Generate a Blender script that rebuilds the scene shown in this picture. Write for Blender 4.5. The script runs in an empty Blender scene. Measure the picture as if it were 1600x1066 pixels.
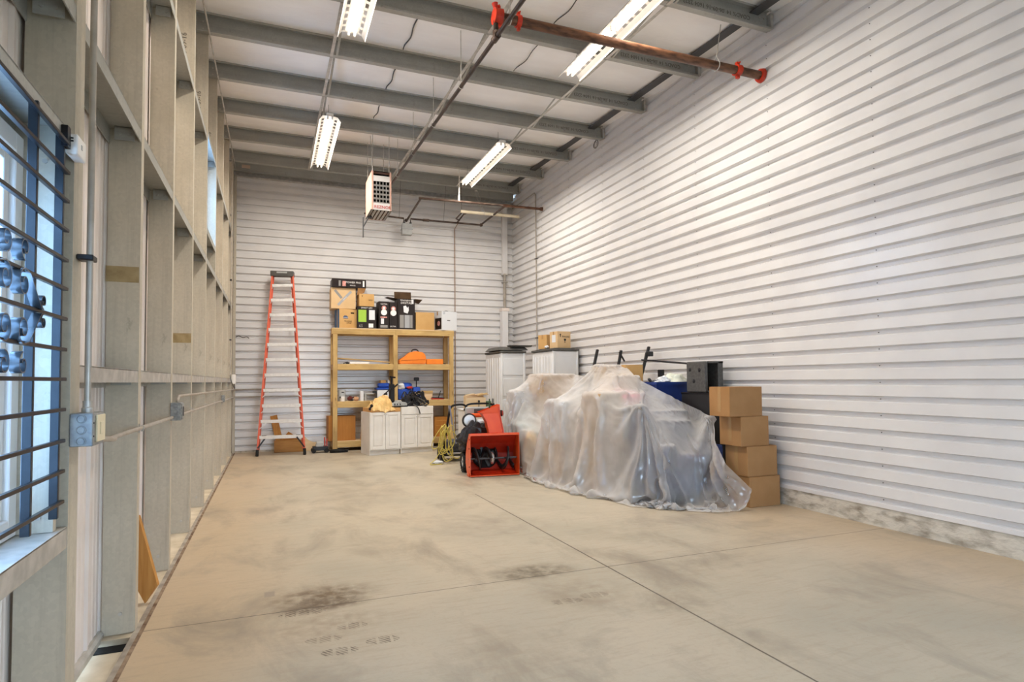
import bpy, bmesh, math, random
import numpy as np
from mathutils import Vector, Matrix, noise as mnoise
random.seed(7)
D = bpy.data
COL = bpy.context.scene.collection
PI = math.pi

# ------------------------------------------------------------------ materials
def nodemat(name):
    m = D.materials.new(name); m.use_nodes = True
    nt = m.node_tree; nt.nodes.clear()
    out = nt.nodes.new('ShaderNodeOutputMaterial')
    b = nt.nodes.new('ShaderNodeBsdfPrincipled')
    nt.links.new(b.outputs[0], out.inputs[0])
    return m, nt, b, out
def N(nt, typ, **kw):
    n = nt.nodes.new(typ)
    for k, v in kw.items(): setattr(n, k, v)
    return n
def srgb(c):
    if isinstance(c, str):
        c = [int(c[i:i+2], 16)/255 for i in (0, 2, 4)]
    return tuple((x/12.92 if x <= .04045 else ((x+.055)/1.055)**2.4) for x in c) + (1,)
def simple(name, c, c2=None, rough=.6, metal=0, scale=6, stretch=(1, 1, 1), bump=0, bscale=80, detail=5, lo=.35, hi=.65, spec=.5, obrand=0):
    m, nt, b, out = nodemat(name)
    b.inputs['Roughness'].default_value = rough
    b.inputs['Metallic'].default_value = metal
    b.inputs['Specular IOR Level'].default_value = spec
    b.inputs['Base Color'].default_value = srgb(c)
    tc = N(nt, 'ShaderNodeTexCoord'); mp = N(nt, 'ShaderNodeMapping')
    mp.inputs['Scale'].default_value = stretch
    nt.links.new(tc.outputs['Object'], mp.inputs['Vector'])
    if c2 is not None:
        nz = N(nt, 'ShaderNodeTexNoise'); nz.inputs['Scale'].default_value = scale; nz.inputs['Detail'].default_value = detail
        nt.links.new(mp.outputs[0], nz.inputs['Vector'])
        cr = N(nt, 'ShaderNodeValToRGB')
        cr.color_ramp.elements[0].position = lo; cr.color_ramp.elements[1].position = hi
        cr.color_ramp.elements[0].color = srgb(c); cr.color_ramp.elements[1].color = srgb(c2)
        nt.links.new(nz.outputs['Fac'], cr.inputs[0])
        nt.links.new(cr.outputs[0], b.inputs['Base Color'])
    if bump:
        nb = N(nt, 'ShaderNodeTexNoise'); nb.inputs['Scale'].default_value = bscale; nb.inputs['Detail'].default_value = 4
        nt.links.new(mp.outputs[0], nb.inputs['Vector'])
        bp = N(nt, 'ShaderNodeBump'); bp.inputs['Strength'].default_value = bump; bp.inputs['Distance'].default_value = .02
        nt.links.new(nb.outputs['Fac'], bp.inputs['Height'])
        nt.links.new(bp.outputs[0], b.inputs['Normal'])
    return m
def emis(name, c, s):
    m, nt, b, out = nodemat(name)
    b.inputs['Base Color'].default_value = srgb(c)
    b.inputs['Emission Color'].default_value = srgb(c); b.inputs['Emission Strength'].default_value = s
    return m
def glass(name, c='ddeeff'):
    m, nt, b, out = nodemat(name)
    nt.nodes.remove(b)
    g = N(nt, 'ShaderNodeBsdfGlossy'); g.inputs['Roughness'].default_value = .03
    t = N(nt, 'ShaderNodeBsdfTransparent'); t.inputs['Color'].default_value = srgb(c)
    mx = N(nt, 'ShaderNodeMixShader'); mx.inputs[0].default_value = .08
    nt.links.new(t.outputs[0], mx.inputs[1]); nt.links.new(g.outputs[0], mx.inputs[2]); nt.links.new(mx.outputs[0], out.inputs[0])
    return m

def mixcol(nt, fac, a, b, blend='MIX'):
    n = N(nt, 'ShaderNodeMix', data_type='RGBA', blend_type=blend)
    for sock, v in ((0, fac), (6, a), (7, b)):
        if hasattr(v, 'links') or hasattr(v, 'is_linked'): nt.links.new(v, n.inputs[sock])
        else: n.inputs[sock].default_value = v
    return n.outputs[2]
def mth(nt, op, a, b=None, c=None, clamp=False):
    n = N(nt, 'ShaderNodeMath', operation=op); n.use_clamp = clamp
    for i, v in enumerate((a, b, c)):
        if v is None: continue
        if isinstance(v, (int, float)): n.inputs[i].default_value = v
        else: nt.links.new(v, n.inputs[i])
    return n.outputs[0]
def noise_fac(nt, vec, scale, detail=5, lo=.4, hi=.6, rough=.55, dist=0):
    nz = N(nt, 'ShaderNodeTexNoise'); nz.inputs['Scale'].default_value = scale; nz.inputs['Detail'].default_value = detail
    nz.inputs['Roughness'].default_value = rough; nz.inputs['Distortion'].default_value = dist
    nt.links.new(vec, nz.inputs['Vector'])
    mr = N(nt, 'ShaderNodeMapRange'); mr.inputs[1].default_value = lo; mr.inputs[2].default_value = hi
    nt.links.new(nz.outputs['Fac'], mr.inputs[0])
    return mr.outputs[0]
def mapped(nt, out, scale=(1, 1, 1), loc=(0, 0, 0), rot=(0, 0, 0)):
    mp = N(nt, 'ShaderNodeMapping'); mp.inputs['Scale'].default_value = scale; mp.inputs['Location'].default_value = loc; mp.inputs['Rotation'].default_value = rot
    nt.links.new(out, mp.inputs['Vector']); return mp.outputs[0]

def concrete_floor():
    m, nt, b, out = nodemat('polished_concrete')
    tc = N(nt, 'ShaderNodeTexCoord'); P = tc.outputs['Object']
    sx = N(nt, 'ShaderNodeSeparateXYZ'); nt.links.new(P, sx.inputs[0]); X, Y = sx.outputs[0], sx.outputs[1]
    f1 = noise_fac(nt, P, .55, 4, .35, .65)
    base = mixcol(nt, f1, srgb('b6aa95'), srgb('a69e8d'))
    def band(a, b_):
        mr = N(nt, 'ShaderNodeMapRange', interpolation_type='SMOOTHSTEP'); mr.inputs[1].default_value = a; mr.inputs[2].default_value = b_
        nt.links.new(mth(nt, 'ADD', X, mth(nt, 'MULTIPLY', noise_fac(nt, P, 1.1, 3, 0, 1), .5)), mr.inputs[0]); return mr.outputs[0]
    warm = mth(nt, 'MULTIPLY', mth(nt, 'MAXIMUM', band(.7, -.3), mth(nt, 'MULTIPLY', band(4.3, 5.6), .9)), .55)
    base = mixcol(nt, warm, base, srgb('b89d7b'))
    f2 = mth(nt, 'MULTIPLY', noise_fac(nt, mapped(nt, P, (1, .55, 1), (5, 2, 0)), 1.5, 7, .5, .70, .68, .5), .75)
    base = mixcol(nt, f2, base, srgb('857b6d'))
    f3 = mth(nt, 'MULTIPLY', noise_fac(nt, mapped(nt, P, (.6, 3.5, 1)), 5, 6, .5, .72, .72), .6)
    base = mixcol(nt, f3, base, srgb('9d8d79'))
    f4 = mth(nt, 'MULTIPLY', noise_fac(nt, P, 26, 6, .48, .72, .72), .38)
    base = mixcol(nt, f4, base, srgb('a3927c'))
    sp = mth(nt, 'MULTIPLY', noise_fac(nt, P, 75, 2, .72, .76), .5)
    base = mixcol(nt, sp, base, srgb('5c5248'))
    # local dirt blotches (oil and tyre dirt), each an ellipse broken up by noise
    def blot(cx, cy, rx, ry, rot, amt, col, sc=7, lo=.35, hi=.65):
        nonlocal base
        v = mapped(nt, P, (1, 1, 1), (-cx, -cy, 0))
        v = mapped(nt, v, (1/rx, 1/ry, 0), (0, 0, 0), (0, 0, rot))
        ln = N(nt, 'ShaderNodeVectorMath', operation='LENGTH'); nt.links.new(v, ln.inputs[0])
        e = N(nt, 'ShaderNodeMapRange', interpolation_type='SMOOTHSTEP'); e.inputs[1].default_value = 1; e.inputs[2].default_value = .25
        nt.links.new(ln.outputs['Value'], e.inputs[0])
        k = mth(nt, 'MULTIPLY', e.outputs[0], noise_fac(nt, mapped(nt, P, (1, 1, 1), (cx, cy, 0)), sc, 5, lo, hi))
        base = mixcol(nt, mth(nt, 'MULTIPLY', k, amt), base, srgb(col))
    blot(.36, 4.62, .52, .30, 0, .9, '695844', 10, .3, .6)
    blot(.33, 4.42, .42, .16, 0, .85, '5f5040', 14, .25, .55)
    blot(.34, 4.05, .5, .35, 0, .5, '85735e', 12)
    blot(1.97, 4.52, .5, .26, 0, .85, '645a4b', 10, .3, .6)
    blot(1.0, 9.5, .5, 2.2, 0, .35, '857a6b', 4)
    blot(2.2, 6.0, 1.0, .5, .2, .4, '857b6e', 5)
    blot(2.6, 3.5, .4, .25, .2, .5, '7c705f', 9)
    blot(2.1, 3.95, .5, .5, .3, .5, '8b7c68', 8)
    blot(1.2, 8.4, .8, 1.1, 0, .45, '8e8172', 5)
    blot(3.4, 4.2, .9, .45, .5, .42, '847a6d', 6)
    blot(4.6, 4.55, .9, .35, .2, .4, '847a6d', 6)
    blot(3.2, 5.4, .8, .4, 0, .35, '8b8070', 6)
    blot(1.9, 6.4, .7, .9, 0, .3, '94887a', 5)
    blot(4.9, 3.4, 1.2, .5, .4, .35, '8b7d6b', 5)
    blot(1.3, 3.3, .5, .5, .2, .35, '8a7a66', 7)
    blot(4.6, 5.6, .9, .25, 0, .35, '80756a', 6)
    # tyre tread prints: rows of lugs broken by noise
    def tread(cx, cy, hx, hy, rot, amt):
        nonlocal base
        v = mapped(nt, P, (1, 1, 1), (-cx, -cy, 0)); v = mapped(nt, v, (1, 1, 1), (0, 0, 0), (0, 0, rot))
        s = N(nt, 'ShaderNodeSeparateXYZ'); nt.links.new(v, s.inputs[0])
        ax = mth(nt, 'DIVIDE', mth(nt, 'ABSOLUTE', s.outputs[0]), hx); ay = mth(nt, 'DIVIDE', mth(nt, 'ABSOLUTE', s.outputs[1]), hy)
        el = mth(nt, 'ADD', mth(nt, 'POWER', ax, 3), mth(nt, 'POWER', ay, 2))
        ins = mth(nt, 'LESS_THAN', el, 1)
        d = mth(nt, 'ADD', s.outputs[0], mth(nt, 'MULTIPLY', s.outputs[1], .8))
        st = mth(nt, 'GREATER_THAN', mth(nt, 'SINE', mth(nt, 'MULTIPLY', d, 230)), -.25)
        gr = mth(nt, 'GREATER_THAN', mth(nt, 'SINE', mth(nt, 'ADD', mth(nt, 'MULTIPLY', s.outputs[0], 75), .8)), -.8)
        k = mth(nt, 'MULTIPLY', mth(nt, 'MULTIPLY', ins, mth(nt, 'MULTIPLY', st, gr)), noise_fac(nt, P, 16, 4, .3, .6))
        base = mixcol(nt, mth(nt, 'MULTIPLY', k, amt), base, srgb('54483a'))
    tread(.485, 3.985, .095, .045, .05, .75); tread(.30, 3.84, .11, .045, .05, .5)
    tread(.375, 3.64, .105, .05, .05, .85); tread(.63, 3.70, .10, .05, .05, .85); tread(.20, 4.33, .15, .05, .05, .8); tread(.38, 4.52, .2, .07, 0, .5)
    tread(1.93, 3.835, .12, .05, .1, .7); tread(2.17, 3.87, .11, .05, .1, .55)
    # sawn control joints
    def joint(A, pos, w, lim=None, lv=None):
        nonlocal base
        wob = mth(nt, 'MULTIPLY', noise_fac(nt, P, 3, 3, 0, 1), .006)
        d = mth(nt, 'ABSOLUTE', mth(nt, 'SUBTRACT', mth(nt, 'ADD', A, wob), pos))
        k = N(nt, 'ShaderNodeMapRange'); k.inputs[1].default_value = w; k.inputs[2].default_value = w*.4
        nt.links.new(d, k.inputs[0]); f = k.outputs[0]
        if lim is not None: f = mth(nt, 'MULTIPLY', f, mth(nt, 'LESS_THAN', lv, lim))
        base = mixcol(nt, mth(nt, 'MULTIPLY', f, .9), base, srgb('453c33'))
    joint(Y, 4.405, .006); joint(X, 2.60, .009, 7.9, Y); joint(Y, -.2, .007)
    # small embedded square patch
    px = mth(nt, 'LESS_THAN', mth(nt, 'ABSOLUTE', mth(nt, 'SUBTRACT', X, -.005)), .035)
    py = mth(nt, 'LESS_THAN', mth(nt, 'ABSOLUTE', mth(nt, 'SUBTRACT', Y, 4.80)), .055)
    base = mixcol(nt, mth(nt, 'MULTIPLY', mth(nt, 'MULTIPLY', px, py), .75), base, srgb('8d8377'))
    nt.links.new(base, b.inputs['Base Color'])
    rr = N(nt, 'ShaderNodeMapRange'); rr.inputs[3].default_value = .38; rr.inputs[4].default_value = .62
    nt.links.new(f1, rr.inputs[0]); nt.links.new(rr.outputs[0], b.inputs['Roughness'])
    bp = N(nt, 'ShaderNodeBump'); bp.inputs['Strength'].default_value = .12; bp.inputs['Distance'].default_value = .004
    nt.links.new(f4, bp.inputs['Height']); nt.links.new(bp.outputs[0], b.inputs['Normal'])
    return m

def galv(name, c1, c2, c3, vert=True):
    m, nt, b, out = nodemat(name)
    tc = N(nt, 'ShaderNodeTexCoord'); P = tc.outputs['Object']
    base = mixcol(nt, noise_fac(nt, P, 2.2, 4, .35, .65), srgb(c1), srgb(c2))
    vo = N(nt, 'ShaderNodeTexVoronoi'); vo.inputs['Scale'].default_value = 55
    nt.links.new(P, vo.inputs['Vector'])
    sep = N(nt, 'ShaderNodeSeparateColor'); nt.links.new(vo.outputs['Color'], sep.inputs[0])
    base = mixcol(nt, mth(nt, 'MULTIPLY', sep.outputs[0], .22), base, srgb(c3))
    st = (7, 7, .35) if vert else (.35, 7, 7)
    base = mixcol(nt, mth(nt, 'MULTIPLY', noise_fac(nt, mapped(nt, P, st), 3, 5, .5, .75, .65), .45), base, srgb(c3))
    base = mixcol(nt, mth(nt, 'MULTIPLY', noise_fac(nt, mapped(nt, P, (1, 1, .5)), 9, 6, .62, .72, .7), .5), base, srgb('6f675a'))
    nt.links.new(base, b.inputs['Base Color'])
    b.inputs['Metallic'].default_value = .25; b.inputs['Roughness'].default_value = .5
    return m

def wood(name, c1, c2, c3, axis='X', knots=True):
    m, nt, b, out = nodemat(name)
    tc = N(nt, 'ShaderNodeTexCoord'); P = tc.outputs['Object']
    oi = N(nt, 'ShaderNodeObjectInfo')
    ad = N(nt, 'ShaderNodeVectorMath', operation='ADD'); nt.links.new(P, ad.inputs[0])
    mu = N(nt, 'ShaderNodeVectorMath', operation='SCALE'); mu.inputs[0].default_value = (7, 3, 5); nt.links.new(oi.outputs['Random'], mu.inputs['Scale'])
    nt.links.new(mu.outputs[0], ad.inputs[1]); P = ad.outputs[0]
    st = {'X': (.5, 9, 9), 'Y': (9, .5, 9), 'Z': (9, 9, .5)}[axis]
    g = noise_fac(nt, mapped(nt, P, st), 4, 6, .3, .7, .6, .6)
    base = mixcol(nt, g, srgb(c1), srgb(c2))
    st2 = {'X': (2.2, 9, 9), 'Y': (9, 2.2, 9), 'Z': (9, 9, 2.2)}[axis]
    if knots: base = mixcol(nt, mth(nt, 'MULTIPLY', noise_fac(nt, mapped(nt, P, st2), 1.6, 2, .68, .75), .8), base, srgb(c3))
    base = mixcol(nt, mth(nt, 'MULTIPLY', noise_fac(nt, P, 1.7, 3, .45, .7), .45), base, srgb(c3))
    nt.links.new(base, b.inputs['Base Color']); b.inputs['Roughness'].default_value = .62
    return m

def tarp_mat():
    m, nt, b, out = nodemat('clear_poly_sheet'); nt.nodes.remove(b)
    tc = N(nt, 'ShaderNodeTexCoord'); P = tc.outputs['Object']
    def ridged(scale, vec, det=4):
        h = N(nt, 'ShaderNodeTexNoise', noise_type='RIDGED_MULTIFRACTAL'); h.inputs['Scale'].default_value = scale; h.inputs['Detail'].default_value = det
        h.inputs['Distortion'].default_value = .8; nt.links.new(vec, h.inputs['Vector']); return h.outputs['Fac']
    r1 = ridged(2.6, mapped(nt, P, (1, 1, .45)), 3); r2 = ridged(6, mapped(nt, P, (1, 1, .8), (3, 1, 2), (.5, .3, .4)), 2)
    hgt = mth(nt, 'ADD', r1, mth(nt, 'MULTIPLY', r2, .4))
    bp = N(nt, 'ShaderNodeBump'); bp.inputs['Strength'].default_value = .5; bp.inputs['Distance'].default_value = .035
    nt.links.new(hgt, bp.inputs['Height'])
    di = N(nt, 'ShaderNodeBsdfDiffuse'); di.inputs['Color'].default_value = srgb('faf8f6')
    tl = N(nt, 'ShaderNodeBsdfTranslucent'); tl.inputs['Color'].default_value = srgb('faf8f6')
    gl = N(nt, 'ShaderNodeBsdfGlossy'); gl.inputs['Roughness'].default_value = .2; gl.inputs['Color'].default_value = (.97, .98, 1, 1)
    tr = N(nt, 'ShaderNodeBsdfTransparent'); tr.inputs['Color'].default_value = (.98, .98, .985, 1)
    for n in (di, tl, gl): nt.links.new(bp.outputs[0], n.inputs['Normal'])
    m1 = N(nt, 'ShaderNodeMixShader'); m1.inputs[0].default_value = .5
    nt.links.new(di.outputs[0], m1.inputs[1]); nt.links.new(tl.outputs[0], m1.inputs[2])
    m2 = N(nt, 'ShaderNodeMixShader')
    lw = N(nt, 'ShaderNodeLayerWeight'); lw.inputs['Blend'].default_value = .4; nt.links.new(bp.outputs[0], lw.inputs['Normal'])
    t = mth(nt, 'MULTIPLY_ADD', lw.outputs['Facing'], -.55, .66, clamp=True)
    cl = noise_fac(nt, mapped(nt, P, (1, 1, .6)), 1.6, 4, .35, .65)
    t = mth(nt, 'MULTIPLY', t, mth(nt, 'MULTIPLY_ADD', cl, .55, .62))
    nt.links.new(t, m2.inputs[0])
    nt.links.new(m1.outputs[0], m2.inputs[1]); nt.links.new(tr.outputs[0], m2.inputs[2])
    m3 = N(nt, 'ShaderNodeMixShader')
    fr = N(nt, 'ShaderNodeFresnel'); fr.inputs['IOR'].default_value = 1.45
    nt.links.new(bp.outputs[0], fr.inputs['Normal'])
    nt.links.new(mth(nt, 'MULTIPLY_ADD', fr.outputs[0], .7, .05, clamp=True), m3.inputs[0])
    nt.links.new(m2.outputs[0], m3.inputs[1]); nt.links.new(gl.outputs[0], m3.inputs[2])
    nt.links.new(m3.outputs[0], out.inputs[0])
    return m

MAT = dict(
    floor=concrete_floor(),
    white_steel=simple('white_steel_siding', 'e2e0de', 'dad8d7', .33, .15, scale=2, spec=.5, bump=.02, bscale=30),
    liner=simple('white_ribbed_liner', 'e4d9d0', 'dccfc4', .5, 0, scale=3),
    insul=simple('white_vinyl_insulation', 'f6f4f1', 'eeebe8', .4, 0, scale=1.2, bump=.25, bscale=9, stretch=(1, 2.5, 1)),
    curb=simple('stained_concrete_curb', 'cbc3b4', '857a6a', .9, 0, scale=9, detail=10, bump=.35, bscale=40, lo=.45, hi=.72, stretch=(1, .6, 1.4)),
    galv=galv('galvanized_steel', 'cbc2b0', 'beb5a2', '9c9484'),
    galvh=galv('galvanized_steel_beam', 'aeada6', 'a3a29a', '888680', False),
    galvlite=simple('bright_galvanized', 'c5c0b8', 'a9a59d', .42, .35, scale=12),
    edge=simple('painted_edge_angle', '8f877b', '6b4e3a', .8, 0, scale=9, detail=8),
    rustpipe=simple('rusty_black_pipe', '402a1f', '74503a', .45, .3, scale=7, stretch=(1, 4, 4), detail=8),
    blackpipe=simple('black_iron_pipe', '2b2624', '4a3d36', .4, .5, scale=9),
    rustwhite=simple('weathered_pipe', '40322b', '8d7a6d', .5, .2, scale=6, stretch=(1, 5, 5), detail=6, lo=.5, hi=.75),
    pvc=simple('cream_pvc', 'd8ccb4', 'c9bb9f', .5, 0, scale=5),
    red=simple('red_coupling', 'd23a1e', 'a42a14', .5, 0, scale=10),
    conduit=simple('grey_emt_conduit', 'b9b1a5', 'a69e92', .4, .35, scale=10),
    zincbox=simple('zinc_box', 'a6a7a5', '868a8a', .45, .3, scale=30),
    almond=simple('almond_plastic', 'ddd0b0', None, .5),
    whitepl=simple('white_plastic', 'e6e2dd', None, .45),
    greypl=simple('grey_plastic', 'a9aaa8', '9a9b99', .5, scale=8),
    darkgrey=simple('dark_grey_plastic', '4a4a4b', None, .5),
    black=simple('black_plastic', '1d1d1f', None, .42),
    blackrub=simple('black_rubber', '191919', '262626', .75, scale=20),
    blacksteel=simple('black_steel', '16161a', None, .35, .4),
    bluebar=simple('dark_steel_bar', '2b3036', '20262c', .35, .3, scale=12),
    scroll=simple('blued_steel_scroll', '6a7076', '3f464c', .22, .6, scale=12),
    winframe=simple('white_window_frame', 'eceae6', None, .4),
    glass=glass('window_glass'),
    lampwhite=simple('white_enamel_reflector', 'f3efe8', None, .4),
    tube=emis('fluorescent_tube', 'fff6ea', 3),
    heatbody=simple('tan_heater_enamel', 'cda593', 'c19886', .5, 0, scale=3),
    heatface=simple('light_grey_heater_face', 'cdc8c2', None, .5),
    louvre=simple('grey_louvre', 'a8a49e', None, .45, .3),
    dark=simple('near_black', '0c0c0d', None, .9),  # near-black, fills openings in place of shade; small dark screws too
    ladder=simple('orange_fiberglass', 'd56a52', 'c85c45', .55, 0, scale=8),
    alu=simple('mill_aluminium', 'e2e0dd', 'd5d3d0', .42, .1, scale=20),
    wood=wood('fir_lumber', 'cfb179', 'b5935a', '7f6034', 'X'),
    woodz=wood('fir_lumber_upright', 'cfb179', 'b5935a', '7a5c32', 'Z'),
    woody=wood('fir_lumber_deep', 'cfa468', 'b98a4e', '9a6d3c', 'Y'),
    plank=wood('old_plank', 'c48f4c', 'a8702f', '7f4f22', 'Z'),
    board=wood('rough_board', 'b7864a', '9a6a34', '74491f', 'X'),
    ply=wood('pale_plywood', 'dcc4a0', 'ceb38b', 'b99a70', 'X', False),
    butcher=wood('butcher_block', 'd2a56b', 'bf8c52', 'a87643', 'X'),
    darkwood=wood('stained_panel', 'b77d3a', 'a76c2c', '8f5a24', 'Z', False),
    card=simple('brown_cardboard', 'a97e51', '9d7347', .8, 0, scale=3, bump=.05, bscale=120),
    card2=simple('tan_cardboard', 'c79f68', 'bd945c', .8, 0, scale=3),
    card3=simple('pale_cardboard', 'd3b48a', 'c9a87c', .8, 0, scale=3),
    tape=simple('packing_tape', 'b08a5c', None, .25),
    blackbox=simple('black_printed_carton', '201a18', '2b2321', .5, 0, scale=5),
    whitebox=simple('white_printed_carton', 'd9dbdd', None, .55),
    ink=simple('black_ink', '1d1a18', None, .7),
    stencil=simple('faded_stencil_ink', '625e56', None, .7),
    inkblue=simple('navy_ink', '2e4468', None, .7),
    blueprint=simple('blue_printed_stripe', '4c6c8c', '3e5d7d', .7, scale=12),
    greyink=simple('grey_ink', '8d8a86', None, .7),
    white=simple('white_print', 'e8e4e0', None, .6),
    pinkprint=simple('pink_print', 'd9a49a', 'b8746c', .6, scale=30),
    green=simple('lime_label', '9bc04a', None, .6),
    cabwhite=simple('white_cabinet_paint', 'e3dfd8', 'd8d3cb', .45, 0, scale=4),
    utility=simple('grey_white_resin', 'dcdcdb', 'd4d5d5', .5, 0, scale=3),
    charcoal=simple('charcoal_resin', '55534f', '484743', .5, 0, scale=8),
    orange=simple('orange_case_plastic', 'f08a2c', 'e67d20', .42, 0, scale=6),
    snow=simple('orange_red_enamel', 'e05a26', 'd64d20', .36, 0, scale=5),
    snowin=simple('dark_red_enamel', 'b42810', '9c200c', .4, 0, scale=9, detail=7),  # darker red for the inside of the auger housing
    tyre=simple('tyre_rubber', '1a1a1b', '2a2a2a', .8, scale=25),
    rim=simple('pale_wheel_rim', 'd8dcdf', None, .4, .3),
    chrome=simple('bright_metal', 'c9c9cb', None, .25, .8),
    bag=simple('black_poly_bag', '1b1a1b', '2e2c2e', .28, 0, scale=7, bump=.9, bscale=14),
    darkcard=simple('dark_brown_cardboard', '5a4530', '4a3826', .8, scale=5),
    yellow=simple('yellow_cord', 'cdbd66', 'b8a74e', .6, 0, scale=12),
    kraft=simple('yellow_kraft_sack', 'dcb980', 'c9a468', .75, 0, scale=7, bump=.6, bscale=18),
    navy=simple('navy_fabric', '34406b', '2a345a', .9, 0, scale=25),
    purple=simple('plum_fabric', '5d5270', '4a4360', .9, 0, scale=12),
    slate=simple('slate_vinyl', '5c6272', '4b5162', .6, 0, scale=8),
    blueplastic=simple('royal_blue_plastic', '2c54b4', '234597', .4, 0, scale=6),
    bluebin=simple('deep_blue_bin', '1e3a80', '18306c', .45, 0, scale=5),
    pink=simple('pink_plastic', 'e8708a', None, .5),
    clearbin=simple('frosted_tub', 'dfe3e6', None, .35),
    tuft=simple('charcoal_leatherette', '565553', '454442', .5, 0, scale=30),
    cream=simple('crumpled_cream_film', 'dfe2d2', 'cfd3c4', .4, 0, scale=9, bump=.6, bscale=20),
    tarp=tarp_mat(),
    teal=simple('teal_print', '5f9a98', None, .6),
    redpl=simple('red_plastic', 'b8362a', None, .5),
    wire=simple('thin_wire', '4a4642', None, .5),
    brownwire=simple('brown_vertical_conduit', '9b7f66', '87694f', .6, scale=8),
    brass=simple('aged_label', 'c9b29c', None, .6),
    graytape=simple('gray_tape', '9fa0a2', None, .5),
    asphalt=simple('yard_gravel', 'a9a59c', '8f8b82', .95, 0, scale=4),
)

# ------------------------------------------------------------------ mesh building
class MB:
    def __init__(s): s.bm = bmesh.new()
    def _merge(s, t, M=None):
        if M is not None: t.transform(M)
        me = D.meshes.new('tmp'); t.to_mesh(me); t.free(); s.bm.from_mesh(me); D.meshes.remove(me)
        return s
    def box(s, x0, x1, y0, y1, z0, z1, bev=0, M=None, seg=1):
        t = bmesh.new(); bmesh.ops.create_cube(t, size=1)
        for v in t.verts:
            v.co = ((x0+x1)/2+v.co.x*(x1-x0), (y0+y1)/2+v.co.y*(y1-y0), (z0+z1)/2+v.co.z*(z1-z0))
        if bev: bmesh.ops.bevel(t, geom=t.edges[:], offset=bev, segments=seg, affect='EDGES', profile=.6)
        return s._merge(t, M)
    def bar(s, p0, p1, w, h, up=(0, 0, 1), bev=0):
        p0, p1 = Vector(p0), Vector(p1); d = p1-p0; L = d.length; z = d.normalized(); u = Vector(up)
        if abs(z.dot(u)) > .98: u = Vector((0, 1, 0))
        x = u.cross(z).normalized(); y = z.cross(x)
        M = Matrix.Translation(p0) @ Matrix((x, y, z)).transposed().to_4x4()
        return s.box(-w/2, w/2, -h/2, h/2, 0, L, bev, M)
    def prism(s, poly, axis, a0, a1, M=None):
        t = bmesh.new(); f = {'X': lambda p, a: (a, p[0], p[1]), 'Y': lambda p, a: (p[0], a, p[1]), 'Z': lambda p, a: (p[0], p[1], a)}[axis]
        A = [t.verts.new(f(p, a0)) for p in poly]; B = [t.verts.new(f(p, a1)) for p in poly]
        n = len(poly); t.faces.new(A); t.faces.new(B[::-1])
        for i in range(n): t.faces.new((A[i], B[i], B[(i+1) % n], A[(i+1) % n]))
        bmesh.ops.recalc_face_normals(t, faces=t.faces[:])
        return s._merge(t, M)
    def tube(s, pts, r, seg=10, closed=False, M=None, caps=True):
        t = bmesh.new(); pts = [Vector(p) for p in pts]; n = len(pts); rings = []
        if n < 2: t.free(); return s
        tang = []
        for i in range(n):
            a = pts[(i-1) % n] if (closed or i > 0) else pts[i]; b = pts[(i+1) % n] if (closed or i < n-1) else pts[i]
            d = b-a; tang.append(d.normalized() if d.length > 1e-9 else Vector((0, 0, 1)))
        u = Vector((0, 0, 1)) if abs(tang[0].z) < .9 else Vector((1, 0, 0))
        for i in range(n):
            z = tang[i]; x = (u - z*u.dot(z))
            x = x.normalized() if x.length > 1e-6 else z.orthogonal().normalized()
            y = z.cross(x); u = x
            rr = r[i] if isinstance(r, (list, tuple)) else r
            rings.append([t.verts.new(pts[i]+x*math.cos(2*PI*k/seg)*rr+y*math.sin(2*PI*k/seg)*rr) for k in range(seg)])
        for i in range(n if closed else n-1):
            A, B = rings[i], rings[(i+1) % n]
            for k in range(seg): t.faces.new((A[k], A[(k+1) % seg], B[(k+1) % seg], B[k]))
        if not closed and caps: t.faces.new(rings[0][::-1]); t.faces.new(rings[-1])
        return s._merge(t, M)
    def cyl(s, p0, p1, r0, r1=None, seg=20, M=None):
        return s.tube([p0, p1], [r0, r0 if r1 is None else r1], seg, M=M)
    def lathe(s, prof, seg=24, M=None):
        t = bmesh.new(); R = []
        for r, z in prof:
            R.append([t.verts.new((r*math.cos(2*PI*k/seg), r*math.sin(2*PI*k/seg), z)) for k in range(seg)] if r > 1e-6 else [t.verts.new((0, 0, z))])
        for A, B in zip(R, R[1:]):
            for k in range(seg):
                k2 = (k+1) % seg
                if len(A) == 1 and len(B) == 1: continue
                if len(A) == 1: t.faces.new((A[0], B[k2], B[k]))
                elif len(B) == 1: t.faces.new((A[k], A[k2], B[0]))
                else: t.faces.new((A[k], A[k2], B[k2], B[k]))
        bmesh.ops.recalc_face_normals(t, faces=t.faces[:])
        return s._merge(t, M)
    def ball(s, c, r, seg=16, rings=10, M=None, lump=0, seed=0, ls=2):
        t = bmesh.new(); bmesh.ops.create_uvsphere(t, u_segments=seg, v_segments=rings, radius=1)
        rx, ry, rz = r if isinstance(r, (tuple, list)) else (r, r, r)
        for v in t.verts:
            k = 1
            if lump: k += lump*mnoise.noise(v.co*ls+Vector((seed*7.1, seed*3.3, seed)))
            v.co = (c[0]+v.co.x*rx*k, c[1]+v.co.y*ry*k, c[2]+v.co.z*rz*k)
        return s._merge(t, M)
    def sheet(s, rows, M=None):
        t = bmesh.new(); V = [[t.verts.new(p) for p in r] for r in rows]
        for A, B in zip(V, V[1:]):
            for i in range(len(A)-1): t.faces.new((A[i], A[i+1], B[i+1], B[i]))
        return s._merge(t, M)
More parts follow.
